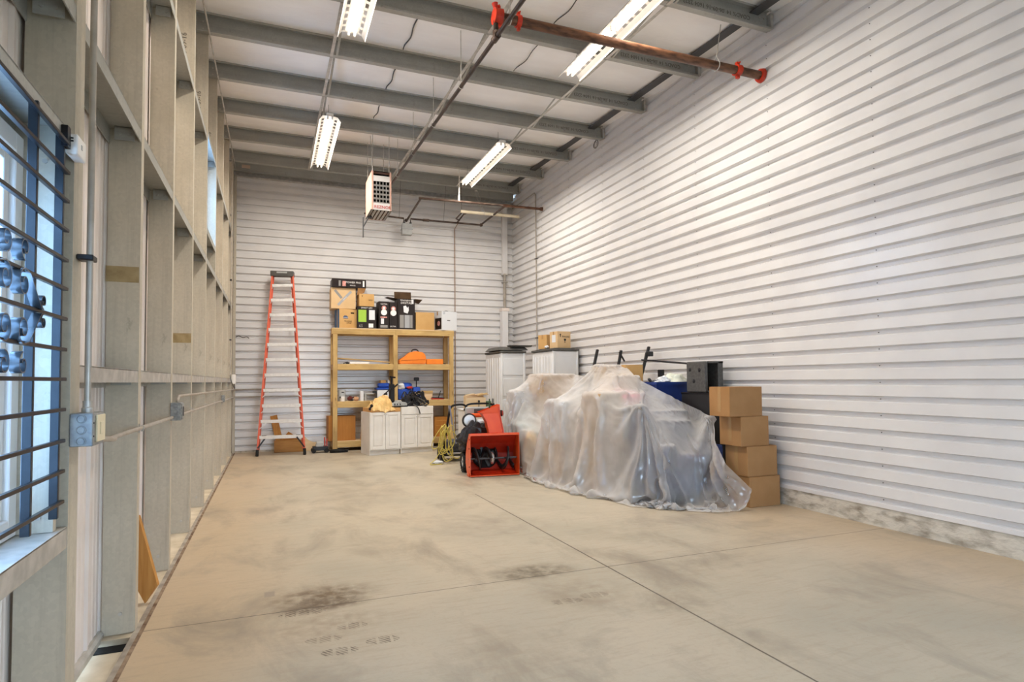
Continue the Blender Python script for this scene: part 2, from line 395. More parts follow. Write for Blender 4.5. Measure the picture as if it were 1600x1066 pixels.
    def text(s, body, size, M, depth=.0012, align='CENTER'):
        cu = D.curves.new('t', 'FONT'); cu.body = body; cu.size = size; cu.extrude = depth; cu.align_x = align; cu.align_y = 'CENTER'; cu.resolution_u = 2
        o = D.objects.new('t', cu); COL.objects.link(o)
        me = D.meshes.new_from_object(o.evaluated_get(bpy.context.evaluated_depsgraph_get()))
        t = bmesh.new(); t.from_mesh(me); D.objects.remove(o); D.curves.remove(cu); D.meshes.remove(me)
        return s._merge(t, M)
    def split(s, name, mat, parent=None, smooth=False, world=False, angle=40):
        """one object per loose piece"""
        bm = s.bm; seen = set(); out = []
        for v in list(bm.verts):
            if v in seen: continue
            st, isl = [v], []
            seen.add(v)
            while st:
                a = st.pop(); isl.append(a)
                for e in a.link_edges:
                    b = e.other_vert(a)
                    if b not in seen: seen.add(b); st.append(b)
            ids = {a: i for i, a in enumerate(isl)}; m = MB(); nv = [m.bm.verts.new(a.co) for a in isl]
            for f in {f for a in isl for f in a.link_faces}: m.bm.faces.new([nv[ids[x]] for x in f.verts])
            out.append(m.build(name, mat, parent, smooth, world, angle))
        bm.free(); return out
    def build(s, name, mat, parent=None, smooth=False, world=False, angle=40):
        if world and parent is not None: s.bm.transform(parent.matrix_basis.inverted())
        me = D.meshes.new(name); s.bm.to_mesh(me); s.bm.free()
        me.materials.append(MAT[mat] if isinstance(mat, str) else mat)
        if smooth:
            me.polygons.foreach_set('use_smooth', [True]*len(me.polygons))
            me.set_sharp_from_angle(angle=math.radians(angle))
        o = D.objects.new(name, me); COL.objects.link(o)
        if parent is not None: o.parent = parent
        return o
def B(*a, **k): return MB().box(*a, **k)
def tag(o, label, cat, group=None, kind=None):
    o['label'] = label; o['category'] = cat
    if group: o['group'] = group
    if kind: o['kind'] = kind
    return o
def thing(name, label, cat, loc=(0, 0, 0), rz=0, group=None):
    o = D.objects.new(name, None); COL.objects.link(o); o.empty_display_size = .1
    o.location = loc; o.rotation_euler = (0, 0, rz)
    o.matrix_basis = Matrix.Translation(loc) @ Matrix.Rotation(rz, 4, 'Z')
    return tag(o, label, cat, group)
def struct(o): o['kind'] = 'structure'; return o
def solo(mb, name, mat, label, cat, loc=(0, 0, 0), group=None, smooth=False, kind=None):
    """a thing that is one mesh; geometry given in world space, origin moved to loc"""
    mb.bm.transform(Matrix.Translation(-Vector(loc)))
    o = mb.build(name, mat, smooth=smooth); o.location = loc
    return tag(o, label, cat, group, kind)
def copy_tree(o, parent=None):
    c = o.copy(); COL.objects.link(c)
    if parent is not None: c.parent = parent
    for ch in list(o.children): copy_tree(ch, c)
    return c
FRONT = Matrix.Rotation(PI/2, 4, 'X')              # text facing -Y
LEFT = Matrix.Rotation(-PI/2, 4, 'Z') @ FRONT      # text facing -X
def T(x, y, z): return Matrix.Translation((x, y, z))
def arc(c, r, a0, a1, n, plane='XZ'):
    o = []
    for i in range(n+1):
        a = a0+(a1-a0)*i/n; u, v = r*math.cos(a), r*math.sin(a)
        o.append({'XZ': (c[0]+u, c[1], c[2]+v), 'YZ': (c[0], c[1]+u, c[2]+v), 'XY': (c[0]+u, c[1]+v, c[2])}[plane])
    return o
def smooth_path(pts, n=8):
    pts = [Vector(p) for p in pts]; out = []
    P = [2*pts[0]-pts[1]]+pts+[2*pts[-1]-pts[-2]]
    for i in range(1, len(P)-2):
        a, b, c, d = P[i-1:i+3]
        for k in range(n):
            t = k/n
            out.append(.5*((2*b)+(c-a)*t+(2*a-5*b+4*c-d)*t*t+(3*b-a-3*c+d)*t**3))
    out.append(pts[-1]); return out
LAMP_W, SKY_S, EXPO = 150, 13.0, 0.10
# ------------------------------------------------------------------ the building
XL, XP, XR, YB = -.985, -.785, 5.86, 14.60       # liner, post face, right wall, back wall
ZB = lambda y: 5.92+.0427*(y-5.71)                # underside of the purlins (roof rises to the back)
PH = .255                                         # purlin depth
POSTS = [3.03, 4.42, 5.75, 7.11, 8.5, 9.86, 11.22, 12.6, 14.0]
PURL = [-1.15, .22, 1.6, 2.97, 4.38, 5.73, 7.11, 8.5, 9.86, 11.22, 12.6, 14.0]

struct(B(-.755, 6.2, -2.2, 14.9, -.2, 0).build('floor', 'floor'))
mb = MB()
mb.box(-1.3, -.757, -2.2, 14.9, -.2, -.045)
for a, b in ((4.34, 14.9), (-2.2, 2.9)): mb.box(-.975, -.79, a, b, -.045, -.004)
struct(B(-.972, -.80, 4.24, 4.336, -.046, -.038).build('gap_shade', 'dark'))  # near-black slab stands in for the shade in the ledge gap
struct(mb.build('trim_1', simple('ledge_concrete', 'c9bda8', 'b3a68f', .85, scale=6, detail=7)))
mb = MB(); mb.prism([(-.79, -.03), (-.79, .006), (-.757, .006), (-.757, -.03)], 'Y', -2.2, 14.58)
struct(mb.build('trim_2', simple('worn_grey_edge_angle', 'a69d90', '7d746a', .7, scale=8, detail=8)))
mb = MB(); mb.prism([(-.757, -.03), (-.757, .0075), (-.737, .0045), (-.737, -.03)], 'Y', -2.2, 14.58)
struct(mb.build('trim_3', simple('rusty_edge_grout', '5b4433', '8d7a66', .9, scale=14, detail=9)))

# --- ribbed steel siding: wide raised flats, narrow recessed valleys
def corr(z0, z1, zs, pitch=.1737):
    """(z, depth) profile; depth 0 = raised flat, 1 = recessed valley; zs = centre of one shadow slope"""
    pts = []; k = math.floor((z0-zs)/pitch)-1
    while zs+k*pitch < z1+pitch:
        c = zs+k*pitch
        for dz, d in ((-.062, 0), (-.046, 1), (-.007, 1), (.007, 0)): pts.append((c+dz, d))
        k += 1
    out = []
    for (a, da), (b, db) in zip(pts, pts[1:]):
        if b < z0 or a > z1: continue
        if not out: out.append((z0, da))
        if a > z0: out.append((a, da))
    out.append((z1, out[-1][1])); return out
RD = .044
pr = corr(.205, 6.9, 2.394)
mb = MB()
mb.prism([(XR+RD*d, z) for z, d in pr]+[(XR+.1, 6.9), (XR+.1, .205)], 'Y', -2.2, YB+.05)
wr = struct(mb.build('wall_right', 'white_steel'))
mb = MB()
for y in (1.6, 3.0, 4.42, 5.85, 7.27, 8.62, 10.0, 11.4, 12.8):
    for k in range(-13, 24):
        z = 2.394-.026+k*.1737
        if .25 < z < 6.3: mb.cyl((XR+RD-.006, y, z), (XR+RD+.004, y, z), .0055, seg=6)
o = mb.build('screw', 'wire', wr); o['kind'] = 'stuff'
struct(B(XR+.012, XR+.3, -2.2, 14.7, -.1, .215).build('baseboard_right', 'curb'))
pb = corr(.04, 6.28, 4.507)
mb = MB(); mb.prism([(YB+RD*d, z) for z, d in pb]+[(YB+.1, 6.28), (YB+.1, .04)], 'X', -1.1, XR+.06)
struct(mb.build('wall_back', 'white_steel'))
struct(B(-1.1, XR, YB+.01, YB+.2, -.1, .05).build('baseboard_back', 'curb'))
# head of the back wall: eave channel, angle and dark gap below the roof
mb = MB(); mb.prism([(14.42, 6.235), (14.5, 6.235), (14.5, 6.25), (14.435, 6.25), (14.435, 6.60), (14.42, 6.60)], 'X', -.98, XR-.02)
struct(mb.build('trim_4', 'galvh'))
mb = MB(); mb.prism([(14.52, 6.14), (14.60, 6.14), (14.60, 6.7), (14.585, 6.7), (14.585, 6.165), (14.52, 6.165)], 'X', -.98, XR-.02)
struct(mb.build('trim_5', 'galvlite'))
# corner flashing of the back wall, left jamb channel
struct(B(5.56, 5.70, 14.50, 14.6, 4.30, 6.14, .004).build('trim_6', 'white_steel'))
struct(B(-.80, -.745, 14.5, 14.6, 0, 6.14, .003).build('trim_7', 'galv'))

# --- left wall liner with vertical ribs and two window openings
W1 = (1.70, 2.92, .96, 2.53); W2 = (8.60, 9.82, 3.55, 4.80)
def liner(mb, y0, y1, z0, z1):
    poly = []; y = y0; k = 0; n = max(2, int((y1-y0)/.0375)); st = (y1-y0)/n
    for i in range(n):
        a = y0+i*st; big = i % 8 == 0; d = .018 if big else (.005 if i % 2 == 0 else 0)
        poly += [(XL, a+.001), (XL+d, a+st*.25), (XL+d, a+st*.7), (XL, a+st-.001)]
    poly += [(XL-.05, y1), (XL-.05, y0)]
    mb.prism(poly, 'Z', z0, z1)
mb = MB()
for y0, y1 in ((-2.2, W1[0]), (W1[1], W2[0]), (W2[1], 14.62)): liner(mb, y0, y1, .0, 6.8)
for w in (W1, W2):
    liner(mb, w[0], w[1], .0, w[2]); liner(mb, w[0], w[1], w[3], 6.8)
struct(mb.build('wall_left', 'liner'))
mb = MB(); mb.prism([(XL+.002, -.02), (XL+.035, -.02), (XL+.035, .012), (XL+.022, .03), (XL+.002, .03)], 'Y', 2.95, 14.55)
struct(mb.build('baseboard_left', 'galvlite'))
# front wall behind the camera, with the roll-up door opening
mb = MB(); DX0, DX1, DZ = 1.3, 4.5, 2.4
mb.box(-1.1, DX0, -2.3, -2.2, 0, 6.2); mb.box(DX1, XR+.1, -2.3, -2.2, 0, 6.2); mb.box(DX0, DX1, -2.3, -2.2, DZ, 6.2)
struct(mb.build('wall_front', 'white_steel'))
struct(B(-14, 20, -32, -2.3, -.25, -.05).build('ground', 'asphalt'))

# --- insulation blanket of the roof, sagging between purlins
rows = []
ys = []
for a, b in zip([-2.3]+PURL, PURL+[14.75]):
    for i in range(8): ys.append(a+(b-a)*i/8)
ys.append(14.75)
xs = [-1.05+i*(XR+1.15)/60 for i in range(61)]
def sag(y):
    P = [-2.5]+PURL+[14.9]
    for a, b in zip(P, P[1:]):
        if a <= y <= b:
            t = (y-a)/(b-a); return .045*math.sin(PI*t)
    return 0
for y in ys:
    rows.append([(x, y, ZB(y)+PH+.012-sag(y)*(1+.5*mnoise.noise((x*1.3, y*.8, 0)))-.012*abs(mnoise.noise((x*5, y*.6, 3)))*(sag(y)/.045)) for x in xs])
mb = MB(); mb.sheet(rows); mb.sheet([[(x, y, z+.12) for x, y, z in r] for r in (rows[0], rows[-1])])
ceil = struct(mb.build('ceiling', 'insul', smooth=True))
# seams of the blanket where two rolls meet, hanging a little open
def seam(x, y0, y1, w):
    pts = []
    n = 14
    for i in range(n+1):
        y = y0+(y1-y0)*i/n
        pts.append((x+.012*math.sin(i*.9), y, ZB(y)+PH+.004-.052*math.sin(PI*i/n)))
    return pts
mb = MB()
for a, b in ((7.2, 8.4), (8.6, 9.8), (10.0, 11.1)): mb.tube(seam(1.72, a, b, .02), .009, 6)
for a, b in ((5.85, 7.0), (7.2, 8.4)): mb.tube(seam(3.42, a, b, .02), .006, 6)
struct(mb.build('trim_8', 'darkgrey', ceil))
# dark angle running up the top of the right wall, under the blanket
mb = MB()
for i in range(12):
    a, b = ([-2.2]+PURL)[i], PURL[i]
    za, zb = ZB(a+.08)+PH-.05, ZB(b)+PH-.05
    mb.prism([(a+.09, za), (b, zb), (b, zb-.012), (a+.09, za-.012)], 'X', 5.52, 5.66)
struct(mb.build('trim_9', 'darkgrey'))

ordn = ['first', 'second', 'third', 'fourth', 'fifth', 'sixth', 'seventh', 'eighth', 'ninth', 'tenth', 'eleventh', 'twelfth']
# --- wall posts: C channels, web towards the viewer
for i, y in enumerate(POSTS):
    lab = ('galvanized steel post at the far jamb of the grilled window, vertical conduit beside it' if i == 0 else
           'galvanized steel wall post in the far corner beside the back wall' if i == 8 else
           f'galvanized steel wall post, {ordn[i-1]} one past the grilled window post')
    t = thing('wall_post', lab, 'post', (XP-.1, y, -.004), 0, 'galvanized posts of the left wall')
    h = ZB(y)+PH-.01; mb = MB()
    fl = .13 if i == 0 else .08
    mb.box(XL+.02, XP, y, y+.006, -.004, h); mb.box(XP-.006, XP, y+.006, y+fl, -.004, h)
    mb.box(XL+.02, XL+.026, y+.006, y+fl, -.004, h); mb.box(XP-.02, XP-.006, y+fl-.006, y+fl, -.004, h)
    mb.build('channel', 'galv', t, world=True)
    mb = MB()
    for z in (ZB(y)+.06, ZB(y)+.16, .12):
        for x in ((XP-.06, XP-.14) if z > 1 else (XP-.08,)): mb.cyl((x, y-.008, z), (x, y, z), .012, seg=6)
    mb.split('bolt', 'galvlite', t, world=True)
    if i in (1, 3):
        mb = MB(); z = 2.24 if i == 1 else 2.02
        mb.box(XP-.185, XP-.005, y-.0025, y, z-.05, z+.05)
        mb.build('adhesive_patch', simple('tan_adhesive_stain', 'a5916a', '8f7a54', .8, scale=14, detail=8), t, world=True)
    if i in (3, 4, 5):
        MB().text('14.06-09-16', .075, T(XP-.1, y-.002, 5.1) @ Matrix.Rotation(-PI/2, 4, 'Y') @ FRONT, .0008).build('stencil', 'stencil', t, world=True)
t = thing('jamb_stud', 'galvanized jamb stud at the far side of the grilled window, lit by daylight', 'stud', (-.9, 2.93, .96))
mb = MB(); mb.box(XL+.02, XP-.022, 2.925, 2.931, .96, 2.60); mb.box(XL+.02, XL+.026, 2.931, 2.99, .96, 2.60); mb.box(XP-.028, XP-.022, 2.931, 2.96, .96, 2.60)
mb.build('channel', 'galv', t, world=True)
mb = MB()
for z in (1.02, 2.45):
    for x in (XP-.07, XP-.12, XP-.16): mb.cyl((x, 2.918, z), (x, 2.925, z), .010, seg=6)
mb.split('bolt', 'galvlite', t, world=True)
# --- horizontal girts between posts
LV = [(1.63, 'lowest'), (3.17, 'middle'), (4.74, 'uppermost')]
def girt(y0, y1, zt, lab, fh=.075, grp='horizontal girts of the left wall', flip=False):
    t = thing('wall_girt', lab, 'girt', (XP-.1, (y0+y1)/2, zt), 0, grp); mb = MB()
    s = -1 if not flip else 1
    zz = sorted((zt, zt+s*fh))
    mb.box(XL+.02, XP-.002, y0, y1, zt-.003, zt+.003)
    mb.box(XP-.008, XP-.002, y0, y1, zz[0], zz[1]); mb.box(XL+.02, XL+.026, y0, y1, zz[0]-(.03 if not flip else 0), zz[1])
    mb.build('channel', 'galvlite' if zt < 2 else 'galvh', t, world=True)
    mb = MB()
    if not flip:
        mb.box(XL+.06, XP-.03, y1-.05, y1-.045, zt-.09, zt-.003); mb.box(XL+.06, XP-.03, y1-.05, y1, zt-.010, zt-.005)
        for x in (XL+.09, XP-.06): mb.cyl((x, y1-.058, zt-.05), (x, y1-.05, zt-.05), .011, seg=6)
        mb.build('clip_angle', 'galvh', t, world=True)
    return t
bays = list(zip(POSTS, POSTS[1:]))
for zt, nm in LV:
    for i, (a, b) in enumerate(bays):
        if i == 4 and zt > 4: continue
        girt(a+.008, b-.001, zt, f'{nm} horizontal steel girt in the {ordn[i]} bay past the grilled window')
girt(1.62, 3.028, 3.17, 'middle horizontal steel girt in the bay above the grilled window')
girt(1.62, 3.028, 2.60, 'steel head channel directly above the grilled window', .07)
girt(1.62, 3.028, .955, 'steel sill channel directly under the grilled window', .085)
girt(8.508, 9.858, 3.555, 'steel sill channel under the high far window', .07)
girt(8.508, 9.858, 4.83, 'steel head channel above the high far window', .07)

# --- purlins
for i, y in enumerate(PURL):
    if y < 4: continue
    k = len(PURL)-1-i
    lab = 'galvanized roof purlin nearest the back wall' if k == 0 else f'galvanized roof purlin, {ordn[k]} from the back wall'
    t = thing('roof_purlin', lab, 'purlin', (2.5, y, ZB(y)), 0, 'galvanized roof purlins')
    z0 = ZB(y); mb = MB(); xa, xb = XP-.17, XR-.06
    y -= .078
    mb.box(xa, xb, y+.077, y+.083, z0, z0+PH); mb.box(xa, xb, y, y+.077, z0, z0+.006); mb.box(xa, xb, y, y+.077, z0+PH-.006, z0+PH)
    mb.box(xa, xb, y, y+.006, z0+.006, z0+.026); mb.box(xa, xb, y, y+.006, z0+PH-.026, z0+PH-.006)
    mb.build('channel', 'galvh', t, world=True)
    mb = MB(); mb.box(xb-.16, xb+.05, y+.084, y+.092, z0+.03, z0+PH-.03); mb.box(xb+.005, xb+.05, y+.02, y+.084, z0+.03, z0+PH-.03)
    mb.build('end_clip', 'galvlite', t, world=True)
    mb = MB()
    for dx in (.05, .12):
        for dz in (.07, .17): mb.cyl((xb-dx, y+.069, z0+dz), (xb-dx, y+.077, z0+dz), .012, seg=6)
    mb.split('bolt', 'galvlite', t, world=True)
    MB().text('COAD% 14 .06-09-16 1604 2323', .075, T(xb-.78, y+.0755, z0+.13) @ Matrix.Rotation(PI, 4, 'Y') @ FRONT, .0008).build('stencil', 'stencil', t, world=True)
# --- crossed straps between purlins, three rows
for x, nm in ((.77, 'left'), (2.58, 'middle'), (4.30, 'right')):
    for i in range(4, len(PURL)-1):
        a, b = PURL[i], PURL[i+1]; k = len(PURL)-2-i
        t = thing('purlin_brace', f'crossed galvanized straps between roof purlins, {nm} row, {ordn[k]} gap from the back wall', 'brace', (x, (a+b)/2, ZB(a)+.1), 0, 'crossed straps between the purlins')
        MB().bar((x-.03, a+.0, ZB(a)-.004), (x-.03, b-.03, ZB(b)-.004), .04, .004, up=(0, 0, 1)).build('strap', 'galvlite', t, world=True)  # lighter steel colour so this strap reads as front-lit
        MB().bar((x+.04, a+.01, ZB(a)+PH-.03), (x+.04, b-.07, ZB(b)-.002), .03, .004, up=(0, 0, 1)).build('strap', 'galvh', t, world=True)  # crossing strap in a darker steel colour
# rod along the heads of the posts
solo(MB().tube([(XP+.02, 4.3, ZB(4.3)-.014), (XP+.02, 14.4, ZB(14.4)-.014)], .011, 8), 'ceiling_rod', 'galvlite', 'thin galvanized rod running back along the top of the left wall', 'rod', (XP+.02, 9, ZB(9)), smooth=True)

# ------------------------------------------------------------------ windows
def window(n, w):
    y0, y1, z0, z1 = w; t = D.objects.new(f'window_{n}', None); COL.objects.link(t); t.location = (-.95, (y0+y1)/2, z0); t['kind'] = 'structure'
    t.matrix_basis = Matrix.Translation(t.location)
    mb = MB(); X0, X1 = -.985, -.925
    for a, b, c, d in ((y0, y0+.075, z0, z1), (y1-.075, y1, z0, z1), (y0+.075, y1-.075, z0, z0+.075), (y0+.075, y1-.075, z1-.075, z1)):
        mb.box(X0, X1, a, b, c, d, .004)
    mb.build('frame', 'winframe', t, world=True)
    mb = MB(); ym = (y0+y1)/2
    for a, b, c, d in ((y1-.125, y1-.076, z0+.076, z1-.076), (ym, ym+.05, z0+.076, z1-.076), (ym+.05, y1-.125, z0+.076, z0+.125), (ym+.05, y1-.125, z1-.125, z1-.076)):
        mb.box(X0+.006, X0+.04, a, b, c, d, .003)
    mb.build('sash', 'winframe', t, world=True)
    B(X0+.012, X0+.018, y0+.07, ym, z0+.07, z1-.07).build('pane', 'glass', t, world=True)
    B(X0+.022, X0+.028, ym+.05, y1-.12, z0+.12, z1-.12).build('pane', 'glass', t, world=True)
window(1, W1); window(2, W2)

# --- burglar grille over the near window
YC = 2.325; ZC = 1.805
t = thing('window_grille', 'dark steel security grille with scrolls over the near window', 'grille', (XP, YC, 1.05))
for z in (1.085, 1.205, 1.325, 1.448, 1.568, 1.686, 1.808, 1.928, 2.043, 2.164, 2.282, 2.398, 2.515):
    B(XP+.008, XP+.026, YC-.56, YC+.56, z-.007, z+.007, .002).build('horizontal_bar', 'blacksteel', t, world=True)
for y in (YC-.55, YC-.26, YC+.26, YC+.55):
    B(XP-.022, XP+.008, y-.009, y+.009, 1.02, 2.56, .002).build('upright', 'bluebar', t, world=True)
def scroll(cy, cz, r, a0, turns, tail=None):
    pts = []
    n = int(26*abs(turns))
    for i in range(n+1):
        f = i/n; rr = r*(.28+.72*f); a = a0+turns*2*PI*(f-1)
        pts.append((cy+rr*math.cos(a), cz+rr*math.sin(a)))
    if tail: pts += tail
    t_ = bmesh.new(); X0, X1 = XP+.006, XP+.036; th = .004; prev = None; P = [Vector(p) for p in pts]
    for i, p in enumerate(P):
        d = (P[min(i+1, len(P)-1)]-P[max(i-1, 0)]).normalized(); nn = Vector((-d.y, d.x))*th/2
        q = [t_.verts.new((X0, *(p+nn))), t_.verts.new((X1, *(p+nn))), t_.verts.new((X1, *(p-nn))), t_.verts.new((X0, *(p-nn)))]
        if prev:
            for k in range(4): t_.faces.new((prev[k], prev[(k+1) % 4], q[(k+1) % 4], q[k]))
        else: t_.faces.new(q[::-1])
        prev = q
    t_.faces.new(prev); bmesh.ops.recalc_face_normals(t_, faces=t_.faces[:])
    m = MB(); m._merge(t_); return m
for s in (1, -1):
    for v in (1, -1):
        # big S scroll: inner curl near the centre, strip out to a smaller curl at the side
        a0 = PI/2 if v > 0 else -PI/2
        scroll(YC+s*.075, ZC+v*.075, .05, PI/2*v+(.3 if s*v < 0 else -.3), 1.3*(-s*v), [(YC+s*.125, ZC+v*.115), (YC+s*.19, ZC+v*.05), (YC+s*.235, ZC+v*.008)]).build('scroll', 'scroll', t, world=True, smooth=True)
        scroll(YC+s*.255, ZC+v*.036, .028, -PI/2*v, 1.25*(s*v)).build('scroll', 'scroll', t, world=True, smooth=True)
        scroll(YC+s*.075, ZC+v*.19, .04, -PI/2*v, 1.2*(s*v)).build('scroll', 'scroll', t, world=True, smooth=True)
# --- white contact sensor at the grille head
t = thing('wall_sensor', 'small white plastic sensor box on the post beside the grille top', 'sensor', (XP, 2.93, 2.5))
B(XP+.001, XP+.045, 2.90, 3.02, 2.485, 2.57, .01, seg=3).build('body', 'whitepl', t, world=True, smooth=True)
B(XP+.045, XP+.047, 2.945, 2.96, 2.52, 2.54, 0).build('indicator', 'greypl', t, world=True)
for k, z in enumerate((2.535, 2.547)):
    B(XP+.012, XP+.03, 2.898, 2.9, z, z+.006).build('slot', 'dark', t, world=True)
t2 = thing('latch_bracket', 'small black steel bracket above the grille corner', 'bracket', (XP, 2.88, 2.5))
B(XP+.0, XP+.022, 2.855, 2.895, 2.50, 2.585).build('plate', 'blacksteel', t2, world=True)

# ------------------------------------------------------------------ conduits and boxes on the left wall
def ebox(x0, x1, y0, y1, z0, z1, lab, kn=3, grp='electrical boxes on the left wall'):
    t = thing('junction_box', lab, 'electrical box', ((x0+x1)/2, (y0+y1)/2, z0), 0, grp)
    B(x0, x1, y0, y1, z0, z1, .004).build('body', 'zincbox', t, world=True)
    dz = (z1-z0)/kn
    for k in range(kn):
        c = z0+dz*(k+.5); mb = MB(); r = min(dz, (x1-x0))*.36; xm = (x0+x1)/2
        mb.tube([(xm+r*math.cos(a*PI/8), y0-.0015, c+r*math.sin(a*PI/8)) for a in range(16)], .0025, 6, closed=True)
        mb.cyl((xm, y0-.003, c), (xm, y0, c), r*.75, seg=16)
        mb.build('knockout', 'zincbox', t, world=True, smooth=True)
    mb = MB()
    for k in (.3, .7): mb.cyl((x1-.002, y0+.012, z0+(z1-z0)*k), (x1+.002, y0+.012, z0+(z1-z0)*k), .004, seg=8)
    mb.build('screw', 'dark', t, world=True)
    return t
t = ebox(-.784, -.70, 3.02, 3.20, 1.285, 1.425, 'large zinc junction box with knockouts under the vertical conduit beside the window')
B(-.70, -.692, 3.06, 3.19, 1.30, 1.415, .002).build('cover', 'almond', t, world=True)
B(-.692, -.688, 3.1, 3.15, 1.33, 1.385, .002).build('receptacle', 'almond', t, world=True)
t = ebox(-.784, -.705, 5.72, 5.86, 1.235, 1.385, 'zinc junction box with black outlet on the second post past the window', 3)
B(-.705, -.698, 5.74, 5.85, 1.245, 1.375, .002).build('cover', 'zincbox', t, world=True)
B(-.698, -.693, 5.77, 5.82, 1.27, 1.35, .004).build('receptacle', 'black', t, world=True)
t = ebox(-.784, -.73, 11.2, 11.32, 1.22, 1.34, 'small pale outlet box far down the left wall', 2)
t = thing('wall_controller', 'white wall controller with loose cord in the far left corner', 'controller', (-.76, 14.05, 1.55))
B(-.784, -.71, 14.0, 14.2, 1.52, 1.72, .01, seg=2).build('body', 'whitepl', t, world=True)
MB().tube(smooth_path([(-.74, 14.02, 1.53), (-.72, 13.95, 1.42), (-.74, 13.6, 1.5), (-.76, 13.2, 1.62), (-.75, 13.0, 1.7)]), .008, 6).build('cord', 'darkgrey', t, world=True, smooth=True)
t = thing('conduit', 'vertical grey conduit rising from the large junction box beside the window', 'conduit', (-.755, 3.1, 1.43))
MB().tube([(-.742, 3.11, 1.45), (-.742, 3.11, 6.0)], .0135, 12).build('tube', 'conduit', t, world=True, smooth=True)
MB().lathe([(.0, 0), (.022, 0), (.022, .02), (.018, .024), (.018, .05), (.0, .05)], 16, T(-.742, 3.11, 1.425)).build('connector', 'galvlite', t, world=True, smooth=True)
B(-.784, -.722, 3.075, 3.145, 2.085, 2.11, .004).build('clamp', 'black', t, world=True)
def strap(t, y, z, x=XP):
    MB().box(x, x+.005, y-.012, y+.012, z-.03, z+.03).tube(arc((x+.012, y, z), .016, -PI/2, PI/2, 8, 'XZ'), .005, 6).build('pipe_strap', 'galvlite', t, world=True)
t = thing('conduit', 'lower grey conduit running back along the left wall posts', 'conduit', (-.76, 9, 1.26))
MB().tube(smooth_path([(-.72, 3.2, 1.30), (-.71, 3.32, 1.292), (-.73, 3.55, 1.272), (-.768, 3.8, 1.268), (-.768, 6, 1.262), (-.768, 8, 1.255), (-.768, 10.9, 1.245), (-.768, 11.1, 1.215), (-.768, 11.45, 1.215), (-.768, 11.6, 1.235), (-.768, 14.3, 1.235), (-.75, 14.5, 1.235), (-.6, 14.575, 1.235), (0, 14.575, 1.235), (2, 14.575, 1.235), (4.0, 14.575, 1.235)], 6), .0125, 10).build('tube', 'conduit', t, world=True, smooth=True)
for y in POSTS[1:]: strap(t, y+.04, 1.262 if y < 9 else (1.245 if y < 11 else 1.232))
t = thing('conduit', 'upper grey conduit leaving the black outlet box towards the back', 'conduit', (-.76, 9, 1.4))
MB().tube(smooth_path([(-.745, 5.82, 1.385), (-.745, 5.84, 1.405), (-.755, 6.0, 1.43), (-.768, 6.3, 1.432), (-.768, 8, 1.425), (-.768, 14.3, 1.40), (-.75, 14.5, 1.40), (-.6, 14.575, 1.40), (0, 14.575, 1.40), (2, 14.575, 1.40), (4.0, 14.575, 1.40)], 6), .0125, 10).build('tube', 'conduit', t, world=True, smooth=True)
t = thing('conduit', 'grey conduit dropping down the far left corner', 'conduit', (-.74, 13.7, 3.5))
MB().tube(smooth_path([(-.765, 13.2, 6.1), (-.765, 13.2, 4), (-.765, 13.2, 2.0), (-.765, 13.15, 1.75), (-.76, 13.0, 1.68)], 8), .012, 8).build('tube', 'conduit', t, world=True, smooth=True)
for z in (2.4, 3.6): B(XP-.001, XP+.035, 13.16, 13.24, z-.012, z+.012).build('clamp', 'black', t, world=True)
B(XP-.001, XP+.004, 13.15, 13.25, 4.9, 4.93).build('clamp', 'black', t, world=True)
solo(MB().tube(smooth_path([(-.745, 14.57, 2.55), (-.68, 14.565, 2.58), (-.6, 14.565, 2.545), (-.52, 14.565, 2.56), (-.47, 14.565, 2.53)]), .008, 6), 'cable', 'wire', 'short dark cable end on the back wall by the left corner', 'cable', (-.6, 14.56, 2.55))
solo(B(-.64, -.47, 14.404, 14.42, 6.30, 6.37), 'notice_label', 'brass', 'small faded label on the steel channel above the back left corner', 'label', (-.55, 14.41, 6.3))
